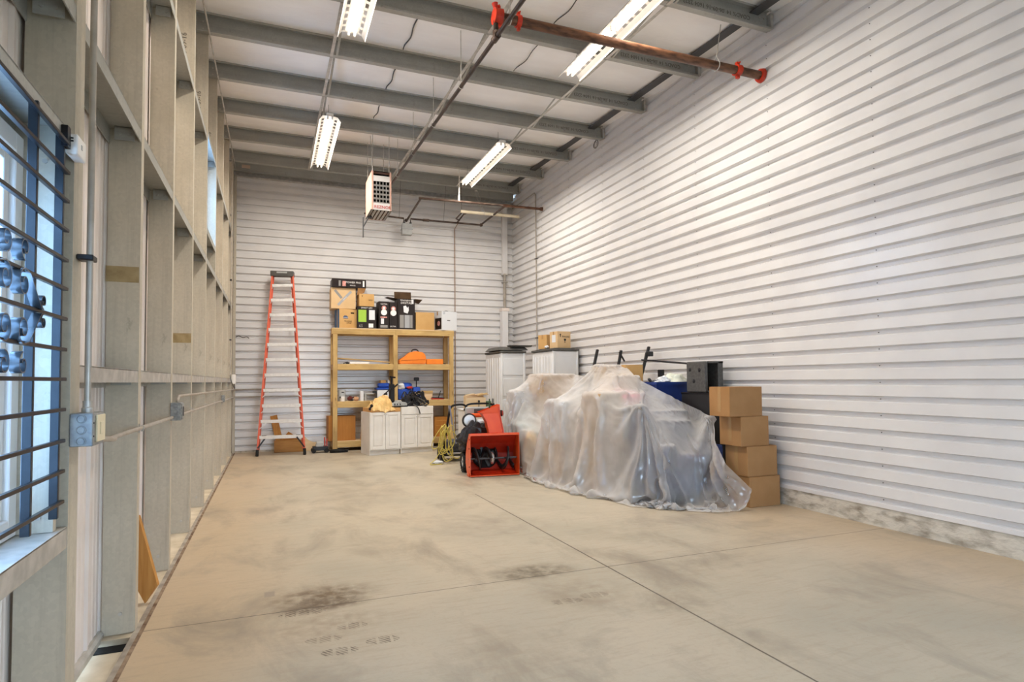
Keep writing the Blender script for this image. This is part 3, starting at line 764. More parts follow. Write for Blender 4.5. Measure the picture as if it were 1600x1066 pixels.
# ------------------------------------------------------------------ fluorescent fixtures
def make_light(lab):
    t = thing('strip_light', lab, 'ceiling light', (0, 0, 0), 0, 'suspended fluorescent strip lights')
    L = 1.2; tm = bmesh.new()
    ys = [-L]; n = 8
    for h in (-1, 1):
        for k in range(n):
            c = (-L if h < 0 else 0)+.09+k*.1365+.03
            ys += [c, c+.085]
        if h < 0: ys += [-.03, .03]
    ys.append(L); ys = sorted(set(ys))
    XS = [(-.168, -.035), (-.122, .035), (-.085, .045), (-.055, .045), (.055, .045), (.085, .045), (.122, .035), (.168, -.035)]
    V = [[tm.verts.new((x, y, z)) for x, z in XS] for y in ys]
    hole = set()
    for i in range(len(ys)-1):
        m = (ys[i]+ys[i+1])/2; slot = abs(ys[i+1]-ys[i]-.085) < .002
        for j in range(len(XS)-1):
            if slot and j in (1, 5):  # uplight slots in the reflector, real openings
                continue
            tm.faces.new((V[i][j], V[i][j+1], V[i+1][j+1], V[i+1][j]))
    mb = MB(); mb._merge(tm)
    mb.tube([(-.168, -L, -.035), (-.168, L, -.035)], .004, 6).tube([(.168, -L, -.035), (.168, L, -.035)], .004, 6)
    mb.build('reflector', 'lampwhite', t)
    B(-.055, .055, -L+.01, L-.01, .05, .10, .004).build('ballast_housing', 'lampwhite', t)
    for x in (-.036, .036):
        for a, b in ((-L+.03, -.025), (.025, L-.03)):
            MB().cyl((x, a, .012), (x, b, .012), .013, seg=12).build('lamp_tube', 'tube', t, smooth=True)
    mb = MB()
    for y in (-L+.016, L-.016, 0):
        for x in (-.036, .036): mb.box(x-.014, x+.014, y-.014, y+.014, -.006, .045, .003)
    mb.split('lamp_holder', 'lampwhite', t)
    mb = MB()
    for y in (-.95, .95): mb.tube([(-.04, y, .10), (-.005, y, .2), (-.005, y, .34)], .003, 5).tube([(.04, y, .10), (.005, y, .2)], .003, 5)
    mb.build('hanger', 'wire', t)
    return t
l0 = make_light('strip light hanging near the left wall, towards the back')
spots = [((.865, 11.29, 5.85), None), ((.90, 6.36, 5.85), 'strip light nearest the viewer on the left, cut by the top of the photo'),
         ((3.91, 11.33, 5.85), 'strip light hanging near the right wall, towards the back'), ((3.90, 6.28, 5.85), 'strip light nearest the viewer on the right, crossing above the rusty pipe')]
for i, (loc, lab) in enumerate(spots):
    o = l0 if i == 0 else copy_tree(l0)
    o.location = loc
    if lab: o['label'] = lab
    la = D.lights.new('strip_lamp', 'AREA'); la.shape = 'RECTANGLE'; la.size = .2; la.size_y = 2.3; la.energy = LAMP_W; la.color = (1, .935, .85)
    lo = D.objects.new('strip_lamp', la); COL.objects.link(lo); lo.location = (loc[0], loc[1], loc[2]-.02); lo.visible_glossy = False
# ------------------------------------------------------------------ pipes
t = thing('sprinkler_main', 'rusty brown sprinkler main crossing the bay below the roof with red couplings', 'pipe', (4, 5.887, 5.44))
zl = lambda x: 5.43+(x-2.2)*.006
MB().cyl((2.2, 5.887, zl(2.2)), (5.85, 5.887, zl(5.85)), .052, seg=24).build('pipe', 'rustpipe', t, world=True, smooth=True)
def coupling(x, y, z, r=.07, w=.07, nm='coupling'):
    mb = MB(); mb.cyl((x-w/2, y, z), (x+w/2, y, z), r, seg=24)
    mb.box(x-w/3, x+w/3, y-.02, y+.02, z+r-.01, z+r+.035, .004); mb.box(x-w/3, x+w/3, y-.02, y+.02, z-r-.035, z-r+.01, .004)
    mb.cyl((x, y-.05, z+r+.015), (x, y+.05, z+r+.015), .009, seg=8)
    mb.build(nm, 'red', t, world=True, smooth=True)
coupling(5.46, 5.887, zl(5.46)); coupling(2.22, 5.887, zl(2.2), .085, .09); coupling(2.46, 5.887, zl(2.46), .066, .05)
mb = MB(); mb.cyl((5.81, 5.887, zl(5.82)), (5.85, 5.887, zl(5.85)), .078, .09, 24); mb.build('wall_flange', 'red', t, world=True, smooth=True)
MB().cyl((2.2, 5.887, zl(2.2)-.05), (2.2, 5.887, 5.2), .028, seg=14).build('drop', 'blackpipe', t, world=True, smooth=True)
MB().tube([(2.2, 5.887, 5.5), (2.19, 5.887, 5.57)], [.02, .035], 10).build('plug', 'redpl', t, world=True, smooth=True)
for x in (2.36, 5.13):
    z = zl(x); mb = MB()
    mb.tube(arc((x, 5.887, z), .058, PI*.75, PI*2.25, 18, 'YZ'), .006, 6).tube([(x, 5.887-.041, z+.041), (x, 5.887, z+.12), (x, 5.887+.041, z+.041)], .006, 6).tube([(x, 5.887, z+.11), (x, 5.80, ZB(5.75))], .006, 6)
    mb.build('hanger', 'galvlite', t, world=True, smooth=True)
t = thing('branch_pipe', 'black iron branch pipe running back under the purlins beside the heater', 'pipe', (2.2, 8.5, 5.3))
bz = lambda y: 5.2+.047*(y-5.887)
MB().cyl((2.2, 2.5, bz(2.5)), (2.2, 11.85, bz(11.85)), .024, seg=14).build('pipe', 'blackpipe', t, world=True, smooth=True)
MB().cyl((2.2, 5.83, bz(5.83)), (2.2, 5.95, bz(5.95)), .036, seg=14).cyl((2.2, 5.887, 5.2), (2.2, 5.887, 5.27), .036, seg=14).build('tee_fitting', 'rustwhite', t, world=True, smooth=True)
for y in (7.16, 8.55, 9.91, 11.27):
    mb = MB(); z = bz(y); mb.tube(arc((2.2, y, z), .03, 0, 2*PI, 14, 'XZ'), .005, 6).tube([(2.2, y, z+.03), (2.2, y, ZB(y))], .005, 6)
    mb.build('hanger', 'galvlite', t, world=True, smooth=True)
t = thing('sprinkler_pipe', 'weathered sprinkler cross pipe near the back wall, ending at the right wall', 'pipe', (4.4, 12.67, 5.52))
ya, za = 12.67, lambda x: 5.50+(x-2.98)*.016
MB().cyl((2.93, ya, za(2.93)), (5.85, ya, za(5.85)), .026, seg=14).build('pipe', 'rustwhite', t, world=True, smooth=True)
MB().cyl((4.98, ya, za(4.98)), (5.84, ya, za(5.84)), .029, seg=14).build('rusted_length', 'rustpipe', t, world=True, smooth=True)
MB().cyl((4.87, ya, za(4.9)), (5.02, ya, za(5)), .036, seg=14).build('tee_fitting', 'rustpipe', t, world=True, smooth=True)
MB().cyl((5.80, ya, za(5.8)), (5.86, ya, za(5.86)), .04, .05, 14).build('wall_flange', 'rustpipe', t, world=True, smooth=True)
mb = MB(); mb.cyl((3.83, ya-.0, za(3.83)+.02), (3.83, 12.62, ZB(12.62)), .011, seg=8); mb.cyl((3.83, ya, za(3.83)+.02), (3.83, ya, za(3.83)+.15), .02, seg=8)
mb.build('hanger', 'whitepl', t, world=True, smooth=True)
t = thing('gas_pipe', 'dark gas pipe looping behind the heater along the back wall', 'pipe', (3.5, 14.2, 5.45))
mb = MB()
mb.tube([(2.98, 12.70, za(2.98)), (3.0, 14.24, 5.42)], .023, 12)
mb.tube([(2.0, 14.28, 5.50), (2.93, 14.28, 5.47), (2.94, 14.28, 5.36)], .021, 12)
mb.tube([(3.10, 14.28, 5.34), (3.10, 14.28, 5.47), (4.9, 14.28, 5.48)], .023, 12)
mb.tube([(4.9, 14.30, 5.49), (4.92, 12.70, za(4.92)-.01)], .023, 12)
mb.tube([(4.28, 14.28, 5.5), (4.34, 13.9, 5.62)], .018, 10)
mb.build('pipe', 'rustwhite', t, world=True, smooth=True)
mb = MB(); mb.ball((4.9, 14.28, 5.48), .045); mb.ball((2.99, 14.26, 5.42), .04); mb.ball((4.35, 13.88, 5.63), .04); mb.cyl((3.4, 14.28, 5.47), (3.55, 14.28, 5.473), .034)
mb.split('elbow', 'rustwhite', t, world=True, smooth=True)
t = thing('pressure_regulator', 'grey metal regulator box hanging from the gas pipe on the back wall', 'regulator', (3.0, 14.28, 5.2))
B(2.88, 3.12, 14.18, 14.36, 5.06, 5.33, .015, seg=2).build('body', 'greypl', t, world=True, smooth=True)
B(2.87, 3.13, 14.172, 14.368, 5.19, 5.205).build('flange_seam', 'graytape', t, world=True)
MB().cyl((2.94, 14.28, 5.33), (2.94, 14.28, 5.38), .03, seg=12).cyl((3.10, 14.28, 5.33), (3.10, 14.28, 5.38), .03, seg=12).build('port', 'darkgrey', t, world=True, smooth=True)
t = thing('vent_pipe', 'cream PVC pipe hanging level in the back right corner', 'pipe', (4.8, 13.4, 5.5))
MB().cyl((4.1, 13.42, 5.52), (5.56, 13.38, 5.52), .036, seg=18).build('pipe', 'pvc', t, world=True, smooth=True)
mb = MB()
for x in (4.62, 4.70): mb.cyl((x, 13.4, 5.55), (x, 13.99, ZB(14)), .005, seg=6)
mb.tube(arc((4.66, 13.4, 5.52), .042, 0, 2*PI, 14, 'YZ'), .006, 6).cyl((4.63, 13.97, ZB(14)-.03), (4.69, 13.97, ZB(14)-.03), .03, seg=8)
mb.build('hanger', 'galvlite', t, world=True, smooth=True)
MB().tube([(4.05, 13.2, 6.2), (4.12, 13.42, 5.57)], .006, 6).tube([(4.12, 13.42, 5.49), (4.16, 14.0, 5.5), (4.3, 14.2, 5.52)], .018, 8).build('stay', 'rustwhite', t, world=True, smooth=True)
t = thing('conduit', 'thin brown conduit running down the back wall behind the wooden shelf', 'conduit', (4.29, 14.57, 3))
MB().tube([(4.29, 14.30, 5.46), (4.29, 14.57, 5.40), (4.29, 14.575, .3)], .011, 8).build('tube', 'brownwire', t, world=True, smooth=True)
t = thing('conduit', 'white conduit running down the right wall near the back corner', 'conduit', (5.84, 13.0, 4))
MB().tube([(5.835, 14.5, 6.04), (5.835, 13.06, 6.04), (5.835, 13.0, 5.98), (5.835, 13.0, .4)], .014, 10).build('tube', 'conduit', t, world=True, smooth=True)
for z in (2.55, 4.44): B(5.81, 5.862, 12.96, 13.04, z-.012, z+.012, .003).build('clamp', 'darkgrey', t, world=True)
t = thing('downspout', 'cream square downspout standing in the back right corner', 'downspout', (5.60, 14.5, 0))
B(5.50, 5.66, 14.38, 14.59, 0, 3.36, .012).build('boot', 'white_steel', t, world=True)
B(5.49, 5.69, 14.37, 14.595, 3.33, 3.41, .01).build('collar', 'liner', t, world=True)
MB().cyl((5.615, 14.52, 3.38), (5.615, 14.52, 4.32), .038, seg=14).build('tube', 'conduit', t, world=True, smooth=True)
for z in (4.1, 4.29): B(5.55, 5.69, 14.46, 14.6, z-.012, z+.012, .003).build('bracket', 'galvlite', t, world=True)
mb = MB()
for dy, r in ((0, .075), (.03, .06), (-.02, .07)): mb.tube([(5.70+.02*dy, 9.88+dy+r*math.cos(a*PI/12), 6.02+r*math.sin(a*PI/12)) for a in range(24)], .004, 5, closed=True)
mb.tube([(5.7, 9.88, 6.09), (5.72, 9.9, 6.2)], .004, 5)
solo(mb, 'wire_coil', 'wire', 'small coil of dark wire hanging at the end of a purlin on the right wall', 'wire', (5.7, 9.88, 6.0), smooth=True)
for q, (x, y, z0, lab) in enumerate(((2.45, 13.2, 5.45, 'thin hanging wire over the grey regulator box'), (3.55, 13.4, 5.48, 'thin hanging wire right of the grey regulator box'))):
    solo(MB().tube([(x+.35, 13.99, ZB(14)), (x+.37, 14.28, z0)], .004, 5), 'hanger_wire', 'wire', lab, 'wire', (x, y, z0))

# ------------------------------------------------------------------ unit heater
HX0, HX1, HY, HZ0, HZ1, HD = 1.715, 2.085, 11.30, 4.765, 5.50, .74
t = thing('unit_heater', 'tan gas unit heater hanging from the purlins with grey louvred front', 'heater', ((HX0+HX1)/2, HY+HD/2, HZ0))
mb = MB(); w = .012
mb.box(HX0, HX0+w, HY, HY+HD, HZ0, HZ1); mb.box(HX1-w, HX1, HY, HY+HD, HZ0, HZ1); mb.box(HX0, HX1, HY, HY+HD, HZ1-w, HZ1); mb.box(HX0, HX1, HY+HD-w, HY+HD, HZ0, HZ1)
mb.box(HX0, HX0+.035, HY-.008, HY+.01, HZ0, HZ1, .003); mb.box(HX1-.03, HX1, HY-.008, HY+.01, HZ0, HZ1, .003)
mb.build('casing', 'heatbody', t, world=True)
fx0, fx1 = HX0+.035, HX1-.03
mb = MB(); mb.box(fx0, fx1, HY-.004, HY+.01, HZ1-.19, HZ1-.085); mb.box(fx0, fx1, HY-.004, HY+.01, HZ0, HZ0+.13); mb.box(fx0, fx1, HY, HY+.02, HZ1-.012, HZ1)
mb.split('front_panel', 'heatface', t, world=True)
B(fx0, fx1, HY+.12, HY+.13, HZ0+.01, HZ1-.01).build('dark_backing', 'dark', t, world=True)  # near-black plate stands in for the shade inside the casing
for k in range(5):
    z = HZ0+.13+(HZ1-.19-HZ0-.13)*(k+.5)/5
    mb = MB(); mb.bar((fx0, HY+.01, z-.035), (fx1, HY+.01, z-.035), .034, .004, up=(0, .75, .5)); mb.build('louvre', 'louvre', t, world=True)
for k in range(6):
    x = fx0+(fx1-fx0)*k/5
    B(x-.0045, x+.0045, HY-.002, HY+.05, HZ0+.13, HZ1-.19).build('fin', 'louvre', t, world=True)
mb = MB()
for k in range(6):
    x = HX0+.01+(HX1-HX0-.02)*k/5; mb.box(x-.022, x+.022, HY+.0, HY+HD-.02, HZ0, HZ0+.012)
mb.build('bottom_slats', 'louvre', t, world=True)
MB().text('REZNOR', .08, T((fx0+fx1)/2+.02, HY-.006, HZ0+.055) @ FRONT, .002).build('logo', 'redpl', t, world=True)
mb = MB()
for x in (HX0+.03, HX1-.03):
    for y, yp in ((HY+.06, 11.30), (HY+HD-.06, 12.0)): mb.cyl((x, y, HZ1), (x, y, ZB(yp)+.1), .006, seg=6)
mb.tube([(HX0+.03, HY+.06, HZ1), (HX0-.02, HY+.0, ZB(11.3))], .006, 6)
mb.split('hanging_rod', 'galvlite', t, world=True)
MB().tube([(HX0+.03, HY+.5, HZ0+.03), (HX0+.0, HY+.5, HZ0-.06), (HX0-.08, HY+.52, HZ0-.22), (HX0-.08, HY+.52, HZ0-.42)], .012, 8).tube([(HX0-.08, HY+.52, HZ0-.02), (HX0-.08, HY+.52, HZ0-.25)], .012, 8).ball((HX0+.05, HY+.48, HZ0-.02), .035).build('drip_leg', 'darkgrey', t, world=True, smooth=True)
# ------------------------------------------------------------------ cartons
def carton(lab, x0, x1, y0, y1, z0, z1, mat='card', rz=0, group=None, tape=True, name='cardboard_box', cat='box'):
    """closed carton: body with flap slit on top, tape; local origin at centre of its base, front towards -Y"""
    w, d, h = x1-x0, y1-y0, z1-z0
    t = thing(name, lab, cat, ((x0+x1)/2, (y0+y1)/2, z0), rz, group)
    mb = MB(); mb.box(-w/2, w/2, -d/2, d/2, 0, h-.006, .004)
    mb.box(-w/2+.001, w/2-.001, -d/2+.001, -.002, h-.006, h-.001, .001); mb.box(-w/2+.001, w/2-.001, .002, d/2-.001, h-.006, h-.001, .001)
    mb.build('body', mat, t)
    if tape:
        mb = MB(); mb.box(-w/2-.0006, w/2+.0006, -.025, .025, h-.0012, h)
        for s in (-1, 1): mb.box(s*w/2-.0008, s*w/2+.0008, -.025, .025, h-.09, h)
        mb.build('tape', 'tape', t)
    t['wdh'] = (w, d, h)
    return t
def fp(t, x, z, w, h, mat, nm='print', lift=.0012):      # flat print on the front face, fractions of the face
    W, Dp, Hh = t['wdh']
    return B(-W/2+x*W, -W/2+(x+w)*W, -Dp/2-lift, -Dp/2+.0005, z*Hh, (z+h)*Hh).build(nm, mat, t)
def ft(t, s, size, x, z, mat='ink', rot=0, nm='lettering'):
    W, Dp, Hh = t['wdh']
    return MB().text(s, size, T(-W/2+x*W, -Dp/2-.0015, z*Hh) @ FRONT @ Matrix.Rotation(rot, 4, 'Z')).build(nm, mat, t)
def lt(t, s, size, y, z, mat='ink', nm='lettering'):
    W, Dp, Hh = t['wdh']
    return MB().text(s, size, T(-W/2-.0015, Dp/2-y*Dp, z*Hh) @ LEFT).build(nm, mat, t)

# stack of four boxes at the right wall
G = 'brown cartons stacked by the right wall'
a = carton('brown cardboard box at the top of the stack by the right wall', 5.085, 5.585, 5.73, 6.09, 1.092, 1.45, group=G)
b = carton('second brown cardboard box from the top of the stack by the right wall', 5.245, 5.68, 5.73, 6.10, .73, 1.09, group=G)
c = carton('third brown cardboard box from the top of the stack by the right wall', 5.32, 5.785, 5.71, 6.09, .366, .728, group=G)
d = carton('brown cardboard box at the bottom of the stack by the right wall', 5.335, 5.81, 5.70, 6.09, 0, .364, group=G)
for q in (a, b, c, d):
    W, Dp, Hh = q['wdh']
    B(-W/2-.0012, -W/2+.001, -.028, .028, Hh*.15, Hh*.75).build('side_tape', 'tape', q)

# ------------------------------------------------------------------ step ladder
t = thing('step_ladder', 'tall orange fiberglass step ladder leaning against the back wall', 'ladder', (.19, 13.8, 0))
Lb, Lt, Rb, Rt = Vector((-.275, 13.72, .05)), Vector((.0, 14.27, 3.95)), Vector((.665, 13.60, .05)), Vector((.425, 14.2, 3.97))
lp = lambda a, b, k: a+(b-a)*k
for a, b in ((Lb, Lt), (Rb, Rt)): MB().bar(a, b, .035, .085, up=(0, 1, 0), bev=.004).build('side_rail', 'ladder', t, world=True)
for a, b in ((Lb, Lt), (Rb, Rt)):
    s = .03 if a is Lb else -.03
    MB().bar(a+Vector((s, .16, .06)), b+Vector((s, .06, -.05)), .03, .06, up=(0, 1, 0), bev=.004).build('rear_rail', 'ladder', t, world=True)
for k in range(11):
    f = .094+.0843*k; p, q = lp(Lb, Lt, f), lp(Rb, Rt, f)
    mb = MB(); mb.bar(p+Vector((.018, 0, 0)), q+Vector((-.018, 0, 0)), .095, .012); mb.bar(p+Vector((.018, -.045, -.028)), q+Vector((-.018, -.045, -.028)), .006, .06)
    mb.build('step', 'alu', t, world=True)
    if 1 <= k <= 3:
        for u, v, s in ((p, lp(Lb, Lt, f-.045), 1), (q, lp(Rb, Rt, f-.045), -1)):
            MB().bar(u+Vector((s*.15, -.05, -.03)), v+Vector((s*.01, -.05, 0)), .014, .005, up=(0, 1, 0)).build('step_brace', 'alu', t, world=True)
    elif k == 0:
        for u, v, s in ((p, Lb, 1), (q, Rb, -1)):
            MB().bar(u+Vector((s*.14, -.04, -.03)), v+Vector((s*.01, -.04, .12)), .03, .006, up=(0, 1, 0)).build('step_brace', 'black', t, world=True)
            MB().box(u.x+s*.11-.045, u.x+s*.11+.045, u.y-.035, u.y+.03, u.z+.0065, u.z+.012).build('step_pad', 'black', t, world=True)
    else:
        for u, s in ((p, 1), (q, -1)): MB().bar(u+Vector((s*.06, -.03, -.01)), u+Vector((s*.008, -.03, -.10)), .012, .005, up=(0, 1, 0)).build('step_brace', 'alu', t, world=True)
    if k > 1: MB().bar(p+Vector((.04, .14, .1)), q+Vector((-.04, .14, .1)), .03, .02).build('rear_rung', 'alu', t, world=True)
c = (Lt+Rt)/2
M_ = T(c.x, c.y+.03, c.z+.01) @ Matrix.Rotation(math.atan2(Rt.y-Lt.y, Rt.x-Lt.x), 4, 'Z')
B(-.245, .245, -.10, .10, -.075, .045, .02, M_, 2).build('top_cap', 'charcoal', t, world=True, smooth=True)
B(-.11, .11, -.104, -.095, -.01, .025, .003, M_).build('cap_label', 'greypl', t, world=True)
for a, b in ((Lb, Lt), (Rb, Rt)): MB().bar(a-Vector((0, 0, .049)), a+Vector((.006 if a is Lb else -.006, .012, .09)), .06, .11, up=(0, 1, 0), bev=.008).build('foot', 'blackrub', t, world=True)
# planks behind it
solo(MB().bar((.22, 14.40, .012), (.045, 14.56, .80), .15, .035, up=(0, 1, 0), bev=.003), 'plank', 'plank', 'short brown plank leaning upright against the back wall behind the ladder', 'plank', (.2, 14.4, 0))
solo(B(.06, .70, 14.22, 14.26, .005, .27, .003), 'panel_offcut', 'board', 'wide rough wooden board on edge behind the ladder foot', 'board', (.4, 14.24, 0))
mb = MB(); mb.prism([(.22, .28), (.36, .44), (.42, .40), (.5, .33), (.55, .29), (.55, .02), (.22, .02)], 'Y', 14.42, 14.46)
solo(mb, 'wood_scrap', 'darkwood', 'broken reddish wood scrap behind the ladder', 'board', (.4, 14.44, 0))
mb = MB(); mb.prism([(.66, .005), (.98, .005), (.98, .18), (.86, .20), (.78, .24), (.66, .36)], 'Y', 14.30, 14.35)
solo(mb, 'wood_offcut', 'ply', 'pale wooden offcut right of the ladder foot', 'board', (.8, 14.3, 0))

# ------------------------------------------------------------------ small compressor and cable on the floor
t = thing('floor_jack', 'small black trolley jack with red lever beside the shelf leg', 'jack', (.98, 13.85, 0))
B(.84, 1.16, 13.78, 14.0, .05, .14, .01).build('frame', 'black', t, world=True)
MB().cyl((.92, 13.86, .20), (1.06, 13.86, .20), .055, seg=14).box(.9, 1.06, 13.8, 13.93, .13, .19, .01).build('motor', 'greypl', t, world=True, smooth=True)
MB().tube([(1.10, 13.88, .12), (1.09, 13.9, .33)], .012, 8).tube([(1.14, 13.88, .12), (1.14, 13.9, .30)], .012, 8).build('lever', 'redpl', t, world=True, smooth=True)
for x in (.86, 1.13):
    for y in (13.78, 14.0): MB().cyl((x, y-.02, .05), (x, y+.02, .05), .05, seg=14).build('wheel', 'blackrub', t, world=True, smooth=True)
mb = MB()
for k, r in enumerate((.16, .14, .17, .12)): mb.tube([(1.38+r*1.15*math.cos(a*PI/14), 13.72+r*.5*math.sin(a*PI/14), .016+.014*k) for a in range(28)], .014, 7, closed=True)
solo(mb, 'cable_coil', 'blackrub', 'coil of black cable lying on the floor in front of the shelf leg', 'cable', (1.38, 13.72, 0), smooth=True)

# ------------------------------------------------------------------ wooden shelf
t = thing('storage_shelf', 'open storage shelf built from fir lumber against the back wall', 'shelf', (2.67, 14.25, 0))
PX = [(1.27, 1.37), (2.62, 2.72), (3.965, 4.065)]
for x0, x1 in PX:
    B(x0, x1, 13.95, 14.04, .0, 2.62, .003).build('post', 'woodz', t, world=True); B(x0, x1, 14.45, 14.54, .0, 2.62, .003).build('post', 'woodz', t, world=True)
for k, (z0, z1) in enumerate(((.08, .215), (.965, 1.105), (1.815, 1.945), (2.62, 2.745))):
    if k == 3:
        B(1.24, 2.67, 13.95, 13.99, z0, z1, .003).build('rail', 'wood', t, world=True); B(2.673, 4.08, 13.95, 13.99, z0, z1, .003).build('rail', 'wood', t, world=True)
    else:
        B(1.371, 2.619, 13.95, 13.99, z0, z1, .003).build('rail', 'wood', t, world=True); B(2.721, 3.964, 13.95, 13.99, z0, z1, .003).build('rail', 'wood', t, world=True)
    B(1.371, 3.964, 14.51, 14.545, z0, z1, .003).build('rail', 'wood', t, world=True)
    for x0, x1 in (PX[0], PX[2]): B(x0, x1, 14.041, 14.449, z0, z1, .003).build('end_rail', 'woody', t, world=True)
    B(1.25 if k == 3 else 1.371, 4.07 if k == 3 else 3.964, 13.992 if k < 3 else 13.95, 14.509 if k < 3 else 14.545, z1-.013 if k < 3 else z1, z1+.003 if k < 3 else z1+.016).build('deck', 'ply', t, world=True)
ST = [.218, 1.108, 1.948, 2.761]

# top deck
z = ST[3]
t = carton('brown moving carton with blue side and handle hole, lower left on the shelf top', 1.37, 1.775, 14.02, 14.36, z, z+.44, 'card2', .20)
W, Dp, Hh = t['wdh']
for s, e in ((-.17, -.06), (-.04, .0), (.02, .17)): B(-W/2-.0012, -W/2+.001, s, e, .0, Hh*.98).build('side_print', 'blueprint', t)
mb = MB(); mb.prism([(-.055, 0), (.055, 0), (.055, .04), (.03, .065), (-.03, .065), (-.055, .04)], 'Y', 0, .0015, T(-W/2+.36*W, -Dp/2-.0013, Hh*.50)); mb.build('emblem', 'inkblue', t)
MB().text("LOWE'S", .034, T(-W/2+.36*W, -Dp/2-.0022, Hh*.50+.022) @ FRONT).build('lettering', 'white', t)
ft(t, 'MOVING', .045, .5, .36); ft(t, 'SUPPLIES', .03, .55, .27)
B(.06, .14, -Dp/2-.0012, -Dp/2+.001, Hh*.76, Hh*.83, 0).build('handle_hole', 'dark', t)
t = carton('cardboard box with grey crossed strips, second in the left stack on the shelf top', 1.235, 1.775, 14.03, 14.46, z+.442, z+.92, 'card3')
W, Dp, Hh = t['wdh']; Mx = T(0, -Dp/2-.001, 0)
for (a0, b0), (a1, b1), m in (((-.19, .42), (-.04, .24), 'greyink'), ((-.12, .08), (.17, .40), 'graytape')):
    MB().bar((a0, -Dp/2-.0008, b0), (a1, -Dp/2-.0008, b1), .055, .001, up=(0, 1, 0)).build('grey_strip', m, t)
ft(t, 'GARAGE', .03, .55, .49, 'white', .82)
t = carton('flat black product carton with white print on top of the left stack', 1.25, 2.0, 13.97, 14.42, z+.922, z+1.115, 'blackbox', tape=False)
ft(t, 'POWER PRO', .06, .62, .6, 'white'); fp(t, .3, .15, .1, .6, 'pinkprint'); fp(t, .19, .15, .06, .65, 'greyink'); fp(t, .9, .15, .05, .7, 'white'); ft(t, '5000 PSI', .035, .6, .25, 'white')
W, Dp, Hh = t['wdh']; MB().sheet([[(.19, -.22, -.001), (.37, -.22, -.001)], [(.18, -.17, -.16), (.34, -.17, -.10)]]).build('flap', 'card', t)
t = carton('black and lime green carton behind the left stack on the shelf top', 1.80, 2.235, 13.99, 14.36, z, z+.51, 'blackbox', tape=False)
fp(t, .07, .30, .41, .54, 'green'); fp(t, .62, .40, .30, .44, 'whitebox'); fp(t, .60, .05, .24, .18, 'white'); ft(t, 'SMART LED', .05, .5, .93, 'white'); ft(t, '65', .09, .2, .12, 'greyink')
t = carton('small tan carton sitting on the black and green carton', 1.84, 2.18, 14.0, 14.34, z+.512, z+.80, 'card2', .06)
ft(t, 'VIZIO', .04, .75, .5); ft(t, 'ff', .05, .2, .8)
t = carton('left one of two narrow black cartons with red and white pictures', 2.29, 2.525, 13.975, 14.35, z, z+.64, 'blackbox', tape=False)
def bottle_print(t):
    W, Dp, Hh = t['wdh']; y = -Dp/2-.0012
    for (cx, cz, r, m) in ((0, Hh*.76, .055, 'pinkprint'), (0, Hh*.76, .03, 'white'), (0, Hh*.60, .07, 'white')):
        MB().lathe([(0, 0), (r, 0), (r, .001), (0, .001)], 16, T(cx, y, cz) @ FRONT).build('print', m, t); y -= .0012
bottle_print(t); fp(t, .2, .18, .3, .2, 'whitebox'); fp(t, .15, .05, .7, .09, 'greyink'); fp(t, .15, .40, .65, .05, 'pinkprint'); ft(t, 'ULTRA', .05, .5, .90, 'white')
t = carton('right one of two narrow black cartons with red and white pictures', 2.535, 2.715, 13.975, 14.35, z, z+.63, 'blackbox', tape=False)
bottle_print(t); ft(t, 'ULTRA', .045, .45, .10, 'white')
t = carton('tall black carton with open flaps and a machine picture on the shelf top', 2.725, 3.13, 13.97, 14.38, z, z+.72, 'blackbox', tape=False)
ft(t, 'Westinghouse', .05, .5, .95, 'white'); ft(t, 'DIGITAL', .07, .5, .86, 'white'); fp(t, .12, .05, .24, .42, 'greyink'); fp(t, .40, .05, .3, .42, 'graytape'); fp(t, .8, .84, .12, .14, 'whitebox'); fp(t, .72, .05, .14, .42, 'greyink')
W, Dp, Hh = t['wdh']
mb = MB(); mb.prism([(-.06, .0), (.03, -.03), (.06, .05), (.05, .14), (.02, .10), (-.01, .16), (-.07, .14)], 'Y', 0, .0014, T(0, -Dp/2-.0013, Hh*.56)); mb.build('print', 'whitebox', t)
for nm, P in (('flap', [[(-W/2, Dp/2-.002, Hh), (W/2, Dp/2-.002, Hh)], [(-W/2, Dp/2+.03, Hh+.22), (W/2, Dp/2+.03, Hh+.22)]]),
              ('flap', [[(-W/2+.002, -Dp/2, Hh), (-W/2+.002, Dp/2, Hh)], [(-W/2-.24, -Dp/2, Hh+.03), (-W/2-.24, Dp/2, Hh+.06)]]),
              ('flap', [[(W/2-.002, -Dp/2, Hh), (W/2-.002, Dp/2, Hh)], [(W/2+.18, -Dp/2, Hh-.01), (W/2+.18, Dp/2, Hh-.06)]])):
    o = MB().sheet(P).build(nm, 'darkcard', t); md = o.modifiers.new('s', 'SOLIDIFY'); md.thickness = .005
t = carton('plain tan cardboard box at the right on the shelf top', 3.155, 3.60, 13.98, 14.40, z, z+.42, 'card2')
t = carton('white product carton with dark side picture, rightmost on the shelf top', 3.70, 4.13, 13.97, 14.37, z, z+.46, 'whitebox', .30)
W, Dp, Hh = t['wdh']; fp(t, .35, .5, .2, .04, 'ink')
B(-W/2-.0012, -W/2+.001, -.18, .1, .03, .30).build('side_print', 'blackbox', t); MB().lathe([(0, 0), (.06, 0), (.06, .001), (0, .001)], 16, T(-W/2-.0024, -.06, .17) @ LEFT).build('side_print', 'pinkprint', t)
mb = MB(); mb.tube([(-W/2+.06+.025*math.cos(a*PI/8), -Dp/2-.001, Hh*.9+.025*math.sin(a*PI/8)) for a in range(16)], .003, 5, closed=True); mb.build('print', 'inkblue', t)
mb = MB(); mb.prism([(-.1, Hh), (.12, Hh), (.05, Hh+.03), (0, Hh+.035)], 'Y', -.05, .1); mb.build('packing_foam', 'darkgrey', t)

